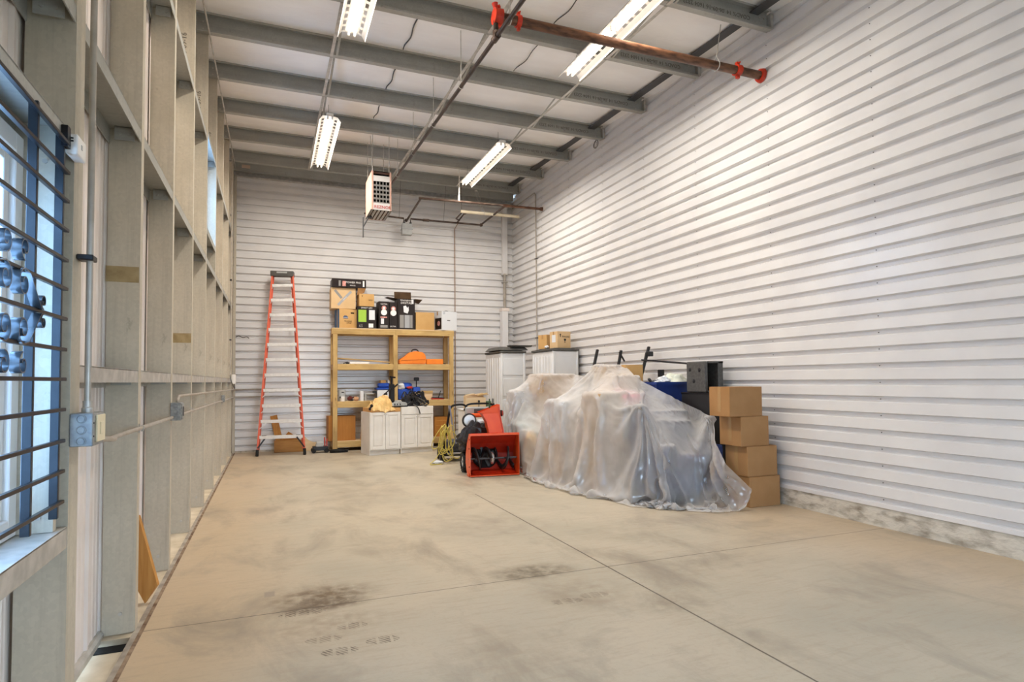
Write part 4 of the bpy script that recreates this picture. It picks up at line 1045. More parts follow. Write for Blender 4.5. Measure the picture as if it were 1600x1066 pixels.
# second deck from the top
z = ST[2]
solo(MB().bar((1.39, 14.2, z+.14), (2.58, 14.12, z+.045), .025, .09, up=(0, 1, .0), bev=.002), 'lumber_length', 'wood', 'long board resting tilted on the upper left shelf', 'board', (2, 14.15, z))
t = thing('tube_lamp', 'white box-shaped lamp lying at the front of the upper left shelf', 'lamp', (1.9, 14.02, z)); B(1.64, 2.08, 13.995, 14.06, z, z+.05, .008).build('body', 'whitepl', t, world=True)
MB().box(1.56, 1.63, 14.0, 14.06, z, z+.04, .01).tube([(1.50, 14.02, z+.01), (1.6, 14.02, z+.05)], .01, 6).build('bracket', 'black', t, world=True)
t = thing('chainsaw_case', 'bright orange chainsaw case with black handle on the upper right shelf', 'case', (3.06, 14.1, z))
mb = MB(); prof = [(2.77, 0), (3.40, 0), (3.41, .10), (3.39, .22), (3.33, .285), (3.15, .31), (3.02, .28), (2.92, .19), (2.80, .12), (2.76, .07)]
mb.prism([(x, z+h) for x, h in prof], 'Y', 13.99, 14.26); bmesh.ops.bevel(mb.bm, geom=mb.bm.edges[:], offset=.018, segments=2, affect='EDGES'); mb.build('shell', 'orange', t, world=True, smooth=True)
MB().bar((2.80, 13.985, z+.085), (3.38, 13.985, z+.115), .012, .006, up=(0, 1, 0)).build('seam', simple('deep_orange', 'c8661a', None, .5), t, world=True)
MB().tube(smooth_path([(3.08, 14.12, z+.30), (3.11, 14.12, z+.345), (3.2, 14.12, z+.35), (3.25, 14.12, z+.30)], 5), .014, 8).build('handle', 'black', t, world=True, smooth=True)
B(3.42, 3.83, 14.02, 14.12, z, z+.125, .012).build('bar_scabbard', 'orange', t, world=True)
MB().bar((3.83, 14.07, z+.02), (3.90, 14.07, z+.0105), .02, .02).build('scabbard_tip', 'black', t, world=True)

# third deck
z = ST[1]
t = thing('canister', 'grey white metal canister at the left end of the middle shelf', 'canister', (1.49, 14.12, z))
MB().lathe([(0, 0), (.078, 0), (.08, .01), (.08, .24), (.07, .255), (0, .26)], 20, T(1.48, 14.10, z)).build('body', 'greypl', t, world=True, smooth=True)
MB().lathe([(0, 0), (.02, 0), (.022, .01), (0, .012)], 12, T(1.44, 14.018, z+.09) @ FRONT).build('spout', 'black', t, world=True); B(1.465, 1.52, 14.018, 14.022, z+.19, z+.21).build('print', 'ink', t, world=True)
solo(MB().lathe([(0, 0), (.05, 0), (.05, .10), (.04, .11), (0, .11)], 16, T(1.49, 14.035, z)), 'plastic_cup', 'whitepl', 'small white cup in front of the grey canister', 'cup', (1.49, 14.03, z), smooth=True)
t = thing('hand_drill', 'dark red hand tool on the left middle shelf', 'tool', (1.70, 14.1, z)); MB().ball((1.66, 14.10, z+.06), (.06, .05, .05), lump=.3).bar((1.66, 14.1, z+.06), (1.80, 14.08, z+.10), .03, .03).build('body', simple('dark_red', '5a2622', None, .6), t, world=True, smooth=True)
MB().ball((1.69, 14.08, z+.022), (.05, .03, .02)).build('base', 'black', t, world=True, smooth=True)
solo(MB().ball((1.79, 14.07, z+.05), (.06, .05, .05), lump=.4, seed=3), 'glove', simple('tan_leather', 'c79f7c', 'b3886a', .8, scale=10), 'crumpled tan work glove on the left middle shelf', 'glove', (1.79, 14.07, z), smooth=True)
solo(MB().lathe([(0, 0), (.045, 0), (.045, .21), (.03, .225), (0, .225)], 16, T(1.925, 14.12, z)), 'spray_can', 'whitebox', 'pale cylindrical can in the middle of the left shelf', 'can', (1.925, 14.12, z), smooth=True)
t = thing('caulk_gun', 'grey and black caulking gun on the left middle shelf', 'tool', (2.1, 14.1, z))
MB().cyl((1.99, 14.14, z+.16), (2.2, 14.14, z+.16), .022, seg=12).box(2.0, 2.03, 14.12, 14.16, z, z+.15).build('frame', 'greypl', t, world=True, smooth=True)
MB().box(2.17, 2.28, 14.12, 14.16, z+.17, z+.22, .01).box(2.24, 2.28, 14.12, 14.16, z, z+.2, .01).build('grip', 'black', t, world=True)
def tub(lab, x0, x1, zt, seed):
    t = thing('storage_tub', lab, 'tub', ((x0+x1)/2, 14.24, z))
    B(x0, x1, 14.06, 14.4, z, z+zt*.62, .02).build('body', 'clearbin', t, world=True, smooth=True)
    mb = MB(); mb.box(x0-.012, x1+.012, 14.05, 14.42, z+zt*.62, z+zt*.74, .012); mb.box(x0+.03, x1-.03, 14.09, 14.37, z+zt*.74, z+zt, .03); mb.build('lid', 'blueplastic', t, world=True, smooth=True)
    return t
t = tub('frosted tub with royal blue lid behind the tan sack', 2.27, 2.60, .40, 1); B(2.42, 2.5, 14.056, 14.061, z+.13, z+.17).build('label', 'ink', t, world=True)
solo(B(2.36, 2.48, 14.14, 14.3, z+.402, z+.47, .004), 'small_carton', 'card2', 'small tan carton on the blue lid of the tub', 'box', (2.42, 14.2, z+.4))
solo(MB().lathe([(0, 0), (.03, 0), (.03, .05), (.012, .06), (.012, .09), (0, .09)], 12, T(2.555, 14.2, z+.402)), 'squeeze_bottle', 'whitepl', 'tiny white bottle on the blue lid of the tub', 'bottle', (2.555, 14.2, z+.4), smooth=True)
t = thing('blue_tub', 'royal blue plastic tub behind the black hoses', 'tub', (2.93, 14.25, z)); B(2.74, 3.09, 14.08, 14.42, z, z+.26, .03).build('body', 'blueplastic', t, world=True, smooth=True)
MB().ball((2.96, 14.2, z+.33), (.15, .12, .08), lump=.3, seed=5).build('cloth_heap', 'blueplastic', t, world=True, smooth=True)
solo(MB().ball((2.83, 14.13, z+.32), (.09, .07, .085), lump=.5, seed=9), 'plastic_wrap', 'whitebox', 'crumpled white and pink wrapper on the blue tub', 'wrapper', (2.83, 14.1, z+.26), smooth=True)
solo(MB().ball((3.02, 14.06, z+.29), (.07, .03, .03), lump=.4, seed=2), 'red_rag', 'redpl', 'red rag at the edge of the blue tub', 'rag', (3.02, 14.06, z+.26), smooth=True)
t = thing('blue_funnel', 'small blue container with a black paddle stuck in it', 'container', (3.2, 14.2, z)); B(3.12, 3.29, 14.1, 14.3, z, z+.30, .02).build('body', 'blueplastic', t, world=True)
MB().cyl((3.2, 14.15, z+.29), (3.2, 14.15, z+.46), .012, seg=8).box(3.14, 3.27, 14.13, 14.17, z+.45, z+.53, .015).build('paddle', 'black', t, world=True)
t = thing('red_tray', 'flat red tool tray at the right end of the middle shelf', 'tray', (3.7, 14.08, z)); B(3.55, 3.84, 14.0, 14.14, z, z+.035, .006).build('body', 'redpl', t, world=True)
MB().tube([(3.53, 14.0, z+.05), (3.85, 14.0, z+.03)], .01, 6).build('bar', 'black', t, world=True)
solo(MB().tube([(3.77, 14.3, z+.01), (3.85, 14.35, z+.2)], .012, 6), 'pry_bar', 'black', 'short black pry bar leaning on the rear right shelf post', 'bar', (3.8, 14.3, z))
t = thing('utility_pail', 'pale box behind the black hoses', 'box', (3.48, 14.25, z)); B(3.36, 3.60, 14.15, 14.4, z, z+.2, .01).build('body', 'ply', t, world=True); B(3.36, 3.6, 14.14, 14.15, z+.15, z+.21).build('rim', 'wood', t, world=True)
# bottom deck
z = ST[0]
t = carton('orange brown panel box behind the left post on the bottom shelf', 1.18, 1.775, 14.085, 14.43, z, z+.56, 'darkwood', .06, tape=False)
solo(MB().bar((1.93, 14.05, z+.002), (2.02, 14.42, z+.62), .09, .02, up=(0, 1, 0)), 'plank', 'plank', 'narrow plank leaning inside the bottom shelf beside the white cabinet', 'plank', (1.95, 14.1, z))
t = carton('brown wooden crate on the bottom right shelf', 3.62, 3.95, 14.05, 14.4, z, z+.47, 'darkwood', tape=False)
for k in (.3, .55, .8): fp(t, .1, k, .8, .03, 'plank', 'slat')

# ------------------------------------------------------------------ kitchen cabinets on the floor
def base_cabinet(lab, loc, rz, w, h, drawer, ):
    t = thing('kitchen_cabinet', lab, 'cabinet', loc, rz, 'white base cabinets')
    d = .60; mb = MB(); mb.box(0, w, .0, d, .10, h, .002); mb.box(0, w, .06, d, 0, .10); mb.box(0, .018, .0, .07, 0, .10); mb.build('carcass', 'cabwhite', t)
    top = h
    if drawer:
        B(.008, w-.008, -.02, 0, h-.165, h-.012, .004).build('drawer_front', 'cabwhite', t); top = h-.175
    dw = (w-.024)/2
    for k in range(2):
        x0 = .008+k*(dw+.008); x1 = x0+dw; z0, z1 = .12, top-.012
        mb = MB(); f = .055
        mb.box(x0, x0+f, -.02, 0, z0, z1, .003); mb.box(x1-f, x1, -.02, 0, z0, z1, .003); mb.box(x0+f, x1-f, -.02, 0, z0, z0+f, .003); mb.box(x0+f, x1-f, -.02, 0, z1-f, z1, .003)
        mb.box(x0+f, x1-f, -.008, 0, z0+f, z1-f); o = mb.build('door', 'cabwhite', t)
        B(x0+f+.022, x1-f-.022, -.017, -.006, z0+f+.022, z1-f-.022, .007).build('raised_panel', 'cabwhite', o)
        B(x1-.03 if k == 0 else x0+.018, x1-.018 if k == 0 else x0+.03, -.024, -.018, z1-.05, z1-.03).build('hinge_mark', 'greypl', o)
    return t
RZ = .155
base_cabinet('white base cabinet with two doors and a butcher block on top, left of the pair', (1.905, 12.80, 0), RZ, .675, .90, False)
ca, sa = math.cos(RZ), math.sin(RZ)
at_ = lambda x, y: (1.905+ca*x-sa*y, 12.80+sa*x+ca*y)
base_cabinet('white base cabinet with drawer front over two doors, right of the pair', (*at_(.685, 0), 0), RZ, .75, 1.0, True)
t = thing('butcher_block', 'thick wooden butcher block lying on the left white cabinet', 'worktop', (1.905, 12.80, .902), RZ)
B(.03, .672, -.01, .58, 0, .085, .004).build('slab', 'butcher', t)
# things on the cabinets
def at3(x, y, z): return (*at_(x, y), z)
t = thing('tool_sack', 'crumpled yellow kraft sack on the butcher block, hanging over the cabinet edge', 'sack', at3(.25, .15, .988), RZ)
rows = []
for i in range(37):
    r = []
    for j in range(37):
        u, v = i/36, j/36; x = -.20+.50*u+.04*mnoise.noise((u*3, v*3, 1)); y = -.17+.42*v
        hgt = .03+.22*math.exp(-((u-.66)/.3)**2-((v-.5)/.4)**2)+.12*math.exp(-((u-.3)/.2)**2-((v-.45)/.3)**2)+.09*mnoise.noise((u*5, v*5, 4))+.05*mnoise.noise((u*11, v*11, 2))
        e = min(u, 1-u, v, 1-v)*18
        if e < 2: hgt *= e/2
        zz = max(.003, hgt)
        if y < -.155: zz = -.03-.05*(1+mnoise.noise((u*6, 0, 0)))*(.3+.7*math.exp(-((u-.6)/.3)**2)); y = -.178
        r.append((x, y, zz))
    rows.append(r)
MB().sheet(rows).build('cloth', 'kraft', t, smooth=True, angle=180)
for k, (x, z) in enumerate(((-.22, -.04), (-.19, .02))): MB().ball((x, -.1, z+.03), (.03, .05, .035), lump=.4, seed=k).build('strap_end', 'black', t, smooth=True)
t = thing('tool_case', 'light grey moulded tool case on the cabinets beside the sack', 'case', at3(.66, .12, .988), RZ)
mb = MB(); mb.prism([(-.17, .03), (.17, .03), (.17, .08), (.13, .11), (.06, .115), (.03, .15), (-.02, .15), (-.05, .10), (-.13, .10), (-.17, .07)], 'Y', -.12, .12); bmesh.ops.bevel(mb.bm, geom=mb.bm.edges[:], offset=.008, segments=1, affect='EDGES'); mb.build('shell', 'greypl', t)
B(-.18, .18, -.13, .13, .0135, .03, .004).build('base', 'black', t)
for x in (-.12, -.06, .0): B(x, x+.02, -.124, -.118, .05, .085).build('vent_slot', 'dark', t)
t = thing('work_stand', 'black folding clamp stand standing upright on the cabinets', 'stand', at3(.60, .34, .988), RZ)
B(-.055, .055, -.045, .045, 0, .50, .01).build('column', 'black', t); MB().tube([(.0, 0, .48), (0, 0, .66)], .022, 8).tube([(-.05, -.01, .66), (.08, -.01, .645)], .018, 8).build('head', 'blacksteel', t, smooth=True)
MB().bar((-.28, -.06, .20), (-.0, -.06, .44), .022, .022).bar((.0, -.06, .40), (.12, -.06, .50), .03, .03).build('arm', 'black', t)
t = thing('hose_heap', 'tangled heap of black hoses and cords on the right white cabinet', 'hoses', at3(1.02, .25, 1.002), RZ)
R_ = random.Random(5)
for k in range(13):
    p = []; cx, cy = R_.uniform(-.16, .22), R_.uniform(-.12, .12); rx, ry = R_.uniform(.10, .22), R_.uniform(.06, .15); ph = R_.uniform(0, 6); tl = R_.uniform(-.9, .9)
    for a in range(22):
        an = ph+a*2*PI/22; p.append((cx+rx*math.cos(an), cy+ry*math.sin(an), max(.016, .15+.12*math.sin(an*1.0+tl)+.06*math.sin(an*3+k))))
    MB().tube(p, R_.choice((.011, .014, .017)), 7, closed=True).build('hose', R_.choice(('blackrub', 'black', 'black', 'darkgrey')), t, smooth=True)
MB().ball((.02, .06, .11), (.22, .14, .13), lump=.5, seed=4).build('bundle', 'bag', t, smooth=True)
MB().tube(smooth_path([(-.03, -.2, .04), (.0, -.29, .01), (.05, -.30, -.05), (.09, -.29, -.16)], 6), .013, 7).build('strap_end', 'charcoal', t, smooth=True)
MB().tube(smooth_path([(.05, -.1, .20), (.18, -.24, .12), (.25, -.26, .02), (.20, -.25, .015), (.08, -.18, .12)], 6), .014, 7).build('hose', 'charcoal', t, smooth=True)
solo(MB().bar(at3(1.12, .5, 1.0), at3(1.25, .5, 1.3), .07, .05).bar(at3(1.1, .5, 1.22), at3(1.34, .48, 1.3), .05, .04), 'wood_block', 'ply', 'pale wooden pieces behind the black hoses', 'wood', at3(1.2, .5, 1.0))

# board leaning inside the left wall bay
mb = MB(); mb.prism([(-.817, .0), (-.736, .121), (-.868, .613), (-.925, .617), (-.905, .174)], 'Y', 4.955, 4.99); mb.bm.transform(T(-.85, 4.97, 0) @ Matrix.Rotation(-.22, 4, 'Z') @ T(.85, -4.97, 0))
solo(mb, 'plank_offcut', 'plank', 'short brown plank leaning in the first wall bay behind a post', 'plank', (-.85, 5.0, 0))
# ------------------------------------------------------------------ snow blower
RZB = -.10
t = thing('snow_blower', 'orange red two-stage snow blower facing the viewer beside the plastic sheet', 'snow blower', (3.37, 9.20, 0), RZB)
SW, SH = .41, .69
side = [(.0, .03), (.0, SH), (.10, SH), (.26, .52), (.36, .34), (.37, .2), (.30, .06), (.16, .02)]
for s in (-1, 1):
    mb = MB(); x = s*SW; mb.prism(side, 'X', min(x, x-s*.006), max(x, x-s*.006)); mb.build('side_plate', 'snow', t)
    mb = MB(); mb.box(min(x, x+s*.012), max(x, x+s*.012), .05, .22, .0, .06, .004); mb.build('skid_shoe', 'snow', t)
    mb = MB()
    for z, y in ((.60, .05), (.45, .07), (.16, .06)): mb.cyl((x, y, z), (x+s*.01, y, z), .010, seg=6)
    mb.build('bolt', 'black', t)
prof = [(.09, SH-.003), (.12, SH-.02), (.25, .51), (.34, .34), (.35, .2), (.29, .08), (.16, .028), (.01, .022)]
tm = MB(); tm.sheet([[(x, y, z) for y, z in [(.0, SH-.002)]+prof] for x in (-SW+.004, SW-.004)])
o = tm.build('auger_housing', 'snowin', t); md = o.modifiers.new('s', 'SOLIDIFY'); md.thickness = .006; md.offset = -1
B(-SW, SW, -.008, .004, SH-.03, SH+.004, .002).build('top_lip', 'snow', t)
B(-SW, SW, -.012, .03, .012, .024).build('scraper_blade', 'snow', t)
# impeller opening at the back of the housing: near-black disc in place of its shade
MB().cyl((-.09, .345, .30), (-.09, .30, .30), .215, seg=28).build('impeller_dark_disc', 'dark', t, smooth=True)
for k in range(4):
    a = k*PI/2+.4; MB().bar((-.10, .29, .30), (-.10+.18*math.cos(a), .29, .30+.18*math.sin(a)), .05, .012, up=(0, 1, 0)).build('impeller_blade', 'black', t)
MB().cyl((-SW, .15, .275), (SW, .15, .275), .016, seg=12).build('auger_shaft', 'darkgrey', t, smooth=True)
MB().ball((-.02, .13, .28), (.045, .09, .10)).cyl((-.02, .15, .28), (-.02, .29, .29), .035, seg=12).build('gearbox', 'chrome', t, smooth=True)
for x0, x1, tw in ((-.33, -.05, 1.3), (.05, .35, -1.4)):
    rows = []
    n = 40
    for i in range(n+1):
        f = i/n; a = tw*2*PI*f+1.1; x = x0+(x1-x0)*f
        rows.append([(x, .15+r*math.cos(a), .275+r*math.sin(a)) for r in (.105, .19)])
    o = MB().sheet(rows).build('auger_flight', 'black', t, smooth=True); md = o.modifiers.new('s', 'SOLIDIFY'); md.thickness = .022
    mb = MB()
    for f in (.15, .5, .85):
        a = tw*2*PI*f+1.1; x = x0+(x1-x0)*f; mb.tube([(x, .15, .275), (x, .15+.15*math.cos(a), .275+.15*math.sin(a))], .012, 6)
    mb.build('auger_spoke', 'black', t)
# chute: channel leaning left with a deflector bent forward
def chute_sec(cx, cy, cz, w, d): return [(cx-w/2, cy-d/2, cz), (cx-w/2, cy+d/2, cz), (cx+w/2, cy+d/2, cz), (cx+w/2, cy-d/2, cz)]
S = [chute_sec(.10, .34, .64, .25, .20), chute_sec(.06, .36, .86, .25, .19), chute_sec(.01, .37, 1.0, .30, .19), chute_sec(-.02, .36, 1.06, .34, .18)]
S[3] = [(x, y, z+(.09 if x > -.02 else -.035)) for x, y, z in S[3]]
rows = [s+[s[0]] for s in S]
o = MB().sheet(rows).build('chute', 'snow', t); md = o.modifiers.new('s', 'SOLIDIFY'); md.thickness = .006
MB().bar((.205, .232, .66), (.13, .262, 1.12), .008, .012, up=(0, 1, 0)).build('chute_ridge', 'redpl', t)
MB().lathe([(0, 0), (.15, 0), (.15, .04), (.12, .06), (0, .06)], 24, T(.10, .36, .60)).build('chute_collar', 'snow', t, smooth=True)
MB().tube([(.02, .44, 1.08), (.02, .44, 1.24)], .012, 8).build('chute_knob', simple('dark_green', '2f4a34', None, .5), t)
MB().cyl((.20, .72, .98), (.30, .66, .98), .055, seg=16).build('muffler', 'blackrub', t, smooth=True)  # black muffler of the engine, not a lamp
MB().cyl((.305, .655, .98), (.31, .652, .98), .042, seg=16).build('lens', 'redpl', t, smooth=True)  # dark red end face of the muffler
# engine under a black bag, recoil starter, fuel tank, panel
B(-.24, .22, .50, .95, .30, .62, .03).build('engine_block', 'black', t)
mb = MB(); mb.ball((-.20, .54, .55), (.29, .19, .25), 48, 32, lump=.5, seed=2, ls=2.8); mb.ball((.0, .58, .66), (.22, .17, .14), 36, 24, lump=.5, seed=8, ls=3)
mb.build('engine_bag', 'bag', t, smooth=True, angle=180)
MB().lathe([(0, 0), (.125, 0), (.125, .04), (.105, .055), (.105, .05), (0, .05)], 28, T(-.26, .80, .86) @ FRONT).build('recoil_ring', 'black', t, smooth=True)
MB().lathe([(0, .052), (.10, .052), (.09, .066), (0, .07)], 28, T(-.26, .80, .86) @ FRONT).build('recoil_cover', 'rim', t, smooth=True)
B(-.12, .10, .68, .86, .80, .87, .02).build('air_box', 'rim', t, smooth=True); B(-.14, .12, .66, .90, .70, .80, .02).build('fuel_tank', 'black', t)
B(-.24, .05, .90, 1.0, .90, .97, .02).build('shroud', 'snow', t)
for s in (-1, 1):
    mb = MB(); mb.tube(smooth_path([(s*.22, .75, .5), (s*.23, 1.0, .85), (s*.23, 1.15, 1.0), (s*.23, 1.25, 1.02)], 6), .014, 8); mb.build('handle_bar', 'blacksteel', t, smooth=True)
    MB().cyl((s*.23, 1.2, 1.02), (s*.23, 1.32, 1.02), .02, seg=10).build('grip', 'blackrub', t, smooth=True)
B(-.27, .27, 1.02, 1.14, .93, 1.08, .02).build('control_panel', 'greypl', t)
MB().box(-.12, .13, 1.005, 1.02, .96, 1.05, .01).build('panel_label', 'darkgrey', t)
MB().tube(smooth_path([(-.27, 1.1, 1.02), (-.22, 1.08, 1.12), (0, 1.06, 1.14), (.22, 1.08, 1.12), (.27, 1.1, 1.02)], 6), .018, 8).build('bail', 'blacksteel', t, smooth=True)
for x, z in ((-.02, 1.18), (.25, 1.12)): MB().tube([(x, 1.06, 1.02), (x, 1.06, z)], .008, 6).ball((x, 1.06, z), .022).build('lever', 'black', t, smooth=True)
for s in (-1, 1):
    cx = s*.36
    w = MB()
    w.lathe([(.09, -.06), (.15, -.065), (.175, -.045), (.18, 0), (.175, .045), (.15, .065), (.09, .06)], 28, T(cx, .62, .18) @ Matrix.Rotation(PI/2, 4, 'Y'))
    for k in range(20):
        a = k*2*PI/20
        for q in (-1, 1): w.bar((cx+q*.004, .62+.178*math.cos(a), .18+.178*math.sin(a)), (cx+q*.06, .62+.176*math.cos(a+.16), .18+.176*math.sin(a+.16)), .02, .014, up=(0, math.cos(a), math.sin(a)))
    wo = w.build('wheel', 'tyre', t, smooth=True)
    MB().lathe([(0, -.045), (.055, -.045), (.06, -.035), (.085, -.05), (.095, -.05), (.095, .05), (0, .05)], 24, T(cx, .62, .18) @ Matrix.Rotation(PI/2, 4, 'Y')).build('rim', 'rim', wo, smooth=True)
    MB().cyl((cx+s*.045, .62, .18), (cx+s*.07, .62, .18), .02, seg=10).build('hub', 'chrome', wo, smooth=True)
MB().cyl((-.3, .62, .18), (.3, .62, .18), .016, seg=10).build('axle', 'chrome', t)

# ------------------------------------------------------------------ push mower behind it
t = thing('push_mower', 'black push mower with long handles standing behind the snow blower', 'mower', (3.28, 11.25, 0), -.15)
B(-.24, .26, -.05, .50, .10, .24, .04).build('deck', 'black', t); MB().lathe([(0, 0), (.15, 0), (.15, .12), (.1, .16), (0, .17)], 20, T(0, .25, .24)).build('engine', 'darkgrey', t, smooth=True)
for x, y in ((-.24, .0), (.26, .0), (-.24, .46), (.26, .46)):
    wo = MB().cyl((x-.03, y, .11), (x+.03, y, .11), .105, seg=20).build('wheel', 'tyre', t, smooth=True); MB().cyl((x-.035, y, .11), (x+.035, y, .11), .05, seg=16).build('rim', 'darkgrey', wo, smooth=True)
MB().cyl((-.15, -.09, .16), (.22, -.09, .16), .018, seg=10).build('front_bar', 'chrome', t, smooth=True)
for s in (-1, 1):
    MB().tube([(s*.21, -.04, .22), (s*.19+.03, -.10, .62), (s*.17+.08, -.12, 1.02)], .023, 8).build('handle_rail', 'blacksteel', t, smooth=True)
    mb = MB()
    for f in (.3, .55): mb.box(s*.2+.01-.024, s*.2+.01+.024, -.13, -.05, .22+.8*f-.05, .22+.8*f, .006)
    mb.build('rail_clamp', 'chrome', t)
MB().tube(smooth_path([(-.09, -.12, 1.02), (-.02, -.12, 1.08), (.16, -.12, 1.09), (.25, -.12, 1.02)], 6), .02, 8).build('handle_loop', 'blackrub', t, smooth=True)
MB().tube([(.02, -.15, .35), (-.06, -.16, .75), (-.10, -.15, 1.08)], .016, 8).build('lift_bar', simple('grey_lever', '8b8fa6', None, .4, .3), t, smooth=True)
# yellow cord hanging on the mower handle
t = thing('extension_cord', 'bundle of yellow extension cord hanging from the mower down to the floor', 'cord', (3.05, 11.05, 0))
R_ = random.Random(11)
for k in range(9):
    p = []; n = 26; cx = 3.04+R_.uniform(-.06, .10); w = R_.uniform(.06, .14); top = R_.uniform(.62, .74); bot = R_.uniform(.03, .34); sk = R_.uniform(-.20, .14); cy = 11.08-.02*k+R_.uniform(-.02, .02)
    for a in range(n):
        an = a*2*PI/n; f = (math.sin(an)+1)/2
        p.append((cx+w*math.cos(an)*(1-.35*f)+sk*(1-f), cy+.03*math.sin(2*an), bot+(top-bot)*f))
    MB().tube(p, .0085, 6, closed=True).build('cord_loop', 'yellow', t, smooth=True, world=True)
MB().tube(smooth_path([(3.0, 11.0, .35), (2.85, 10.95, .12), (2.72, 10.9, .02), (2.80, 10.86, .012), (2.95, 10.9, .011)], 6), .0085, 6).build('cord_tail', 'yellow', t, smooth=True, world=True)
t = thing('crumpled_paper', 'crumpled white paper on the floor under the yellow cord', 'paper', (2.86, 10.93, 0)); MB().ball((2.88, 10.98, .035), (.11, .06, .032), 20, 12, lump=.5, seed=6).build('sheet', 'whitebox', t, smooth=True, world=True)

# ------------------------------------------------------------------ pale bench box with plywood drawer and scrap wood
t = thing('storage_chest', 'white chest behind the snow blower carrying a plywood drawer', 'chest', (3.98, 11.85, 0)); B(3.62, 4.30, 11.62, 12.1, 0, .95, .01).build('body', 'cabwhite', t, world=True); B(3.60, 4.31, 11.61, 12.11, .95, .975, .005).build('top', 'utility', t, world=True)
t = thing('plywood_drawer', 'pale plywood drawer standing on the white chest', 'drawer', (3.86, 11.75, .977), -.14)
for a in ((-.20, .22, -.10, -.088, 0, .23), (-.20, .22, .13, .142, 0, .26), (-.20, -.188, -.088, .13, 0, .25), (.208, .22, -.088, .13, 0, .22)): B(*a, .002).build('side_panel', 'ply', t)
B(-.188, .208, -.088, .13, .0, .012).build('bottom_panel', 'ply', t); B(-.188, .208, -.088, .13, .013, .20).build('scrap_fill', 'board', t)
R_ = random.Random(3)
for k in range(6):
    x, y, z = 3.78+.06*k+R_.uniform(-.02, .02), 11.74+R_.uniform(-.05, .08), 1.235+R_.uniform(0, .06)
    solo(MB().bar((x-.1, y, z-.01), (x+.1, y+R_.uniform(-.06, .06), z+R_.uniform(-.03, .05)), .07, .022, bev=.002), 'scrap_wood', R_.choice(('ply', 'wood', 'ply')), 'offcut of pale wood heaped on the plywood drawer behind the snow blower', 'wood', (x, y, z), 'wood offcuts on the plywood drawer')
solo(MB().box(4.10, 4.2, 11.66, 11.74, .977, 1.13, .01), 'green_pack', simple('dull_green', '56704f', None, .6), 'small dull green pack at the right end of the plywood drawer', 'pack', (4.15, 11.7, .977))
solo(MB().ball((4.24, 11.9, 1.03), (.10, .1, .055), lump=.3, seed=4), 'rag_heap', 'board', 'small brown heap on the white chest beside the tall cabinets', 'rag', (4.24, 11.9, .977), smooth=True)

# ------------------------------------------------------------------ tall resin cabinets
def resin_cab(lab, x0, x1, y0, y1, h):
    t = thing('resin_cabinet', lab, 'cabinet', (x0, y0, 0), 0, 'tall grey white resin cabinets')
    w, d = x1-x0, y1-y0
    mb = MB(); mb.box(.03, w-.03, .02, d-.02, .08, h-.06, .012)
    for z in (.5, .95, 1.4, 1.85): mb.box(.05, w-.05, .008, .022, z-.19, z+.19, .008)
    for x in (.025, w-.025): mb.box(x-.025, x+.025, .0, .06, .08, h-.06, .012); mb.box(x-.025, x+.025, d-.06, d, .08, h-.06, .012)
    mb.build('body', 'utility', t, smooth=True)
    for k in range(2):
        a, b = .05+k*(d-.1)/2, .05+(k+1)*(d-.1)/2-.006
        mb = MB(); mb.box(.0, .03, a, b, .10, h-.075, .008)
        n = 3
        for j in range(n):
            c = a+(b-a)*(j+.5)/n; mb.box(-.008, .004, c-.055, c+.055, .18, h-.16, .01)
        o = mb.build('door', 'utility', t, smooth=True)
        B(-.018, 0, (b-.05) if k == 0 else (a+.02), (b-.02) if k == 0 else (a+.05), 1.0, 1.15, .005).build('handle', 'charcoal', o)
    mb = MB(); mb.box(-.02, w+.015, -.015, d+.015, h-.06, h-.02, .008); mb.box(.05, w-.05, .05, d-.05, h-.02, h, .015); mb.build('lid', 'charcoal', t)
    B(0, w, 0, d, 0, .08, .01).build('base', 'charcoal', t)
    return t
resin_cab('tall resin cabinet nearer the back corner with a dark tray on top', 4.62, 5.20, 12.20, 13.20, 2.21)
resin_cab('tall resin cabinet against the right wall carrying two small cartons', 5.22, 5.80, 10.86, 11.88, 2.20)
t = thing('plastic_tray', 'shallow dark plastic tray upside down on the left resin cabinet', 'tray', (4.93, 12.7, 2.212))
mb = MB(); M_ = T(4.93, 12.68, 2.212)
def frust(mb, a, b, c, d, z0, z1, M):
    tm = bmesh.new(); V = [tm.verts.new(p) for p in ((-a, -b, z0), (a, -b, z0), (a, b, z0), (-a, b, z0), (-c, -d, z1), (c, -d, z1), (c, d, z1), (-c, d, z1))]
    for f in ((3, 2, 1, 0), (4, 5, 6, 7), (0, 1, 5, 4), (1, 2, 6, 5), (2, 3, 7, 6), (3, 0, 4, 7)): tm.faces.new([V[i] for i in f])
    mb._merge(tm, M)
frust(mb, .34, .48, .28, .40, 0, .075, M_); mb.build('shell', 'charcoal', t, world=True)
mb = MB(); frust(mb, .24, .10, .26, .12, 0, .03, T(5.1, 12.3, 2.29)); mb.build('loose_lid', 'charcoal', t, world=True)
t = carton('small tan carton standing at the rear on the right resin cabinet', 5.28, 5.52, 11.38, 11.66, 2.202, 2.50, 'card2', .25)
t = carton('pale carton with black arrow marks on the right resin cabinet', 5.36, 5.68, 10.98, 11.28, 2.202, 2.54, 'card3', .12)
W, Dp, Hh = t['wdh']
ft(t, 'FRAGILE', .05, .62, .68)
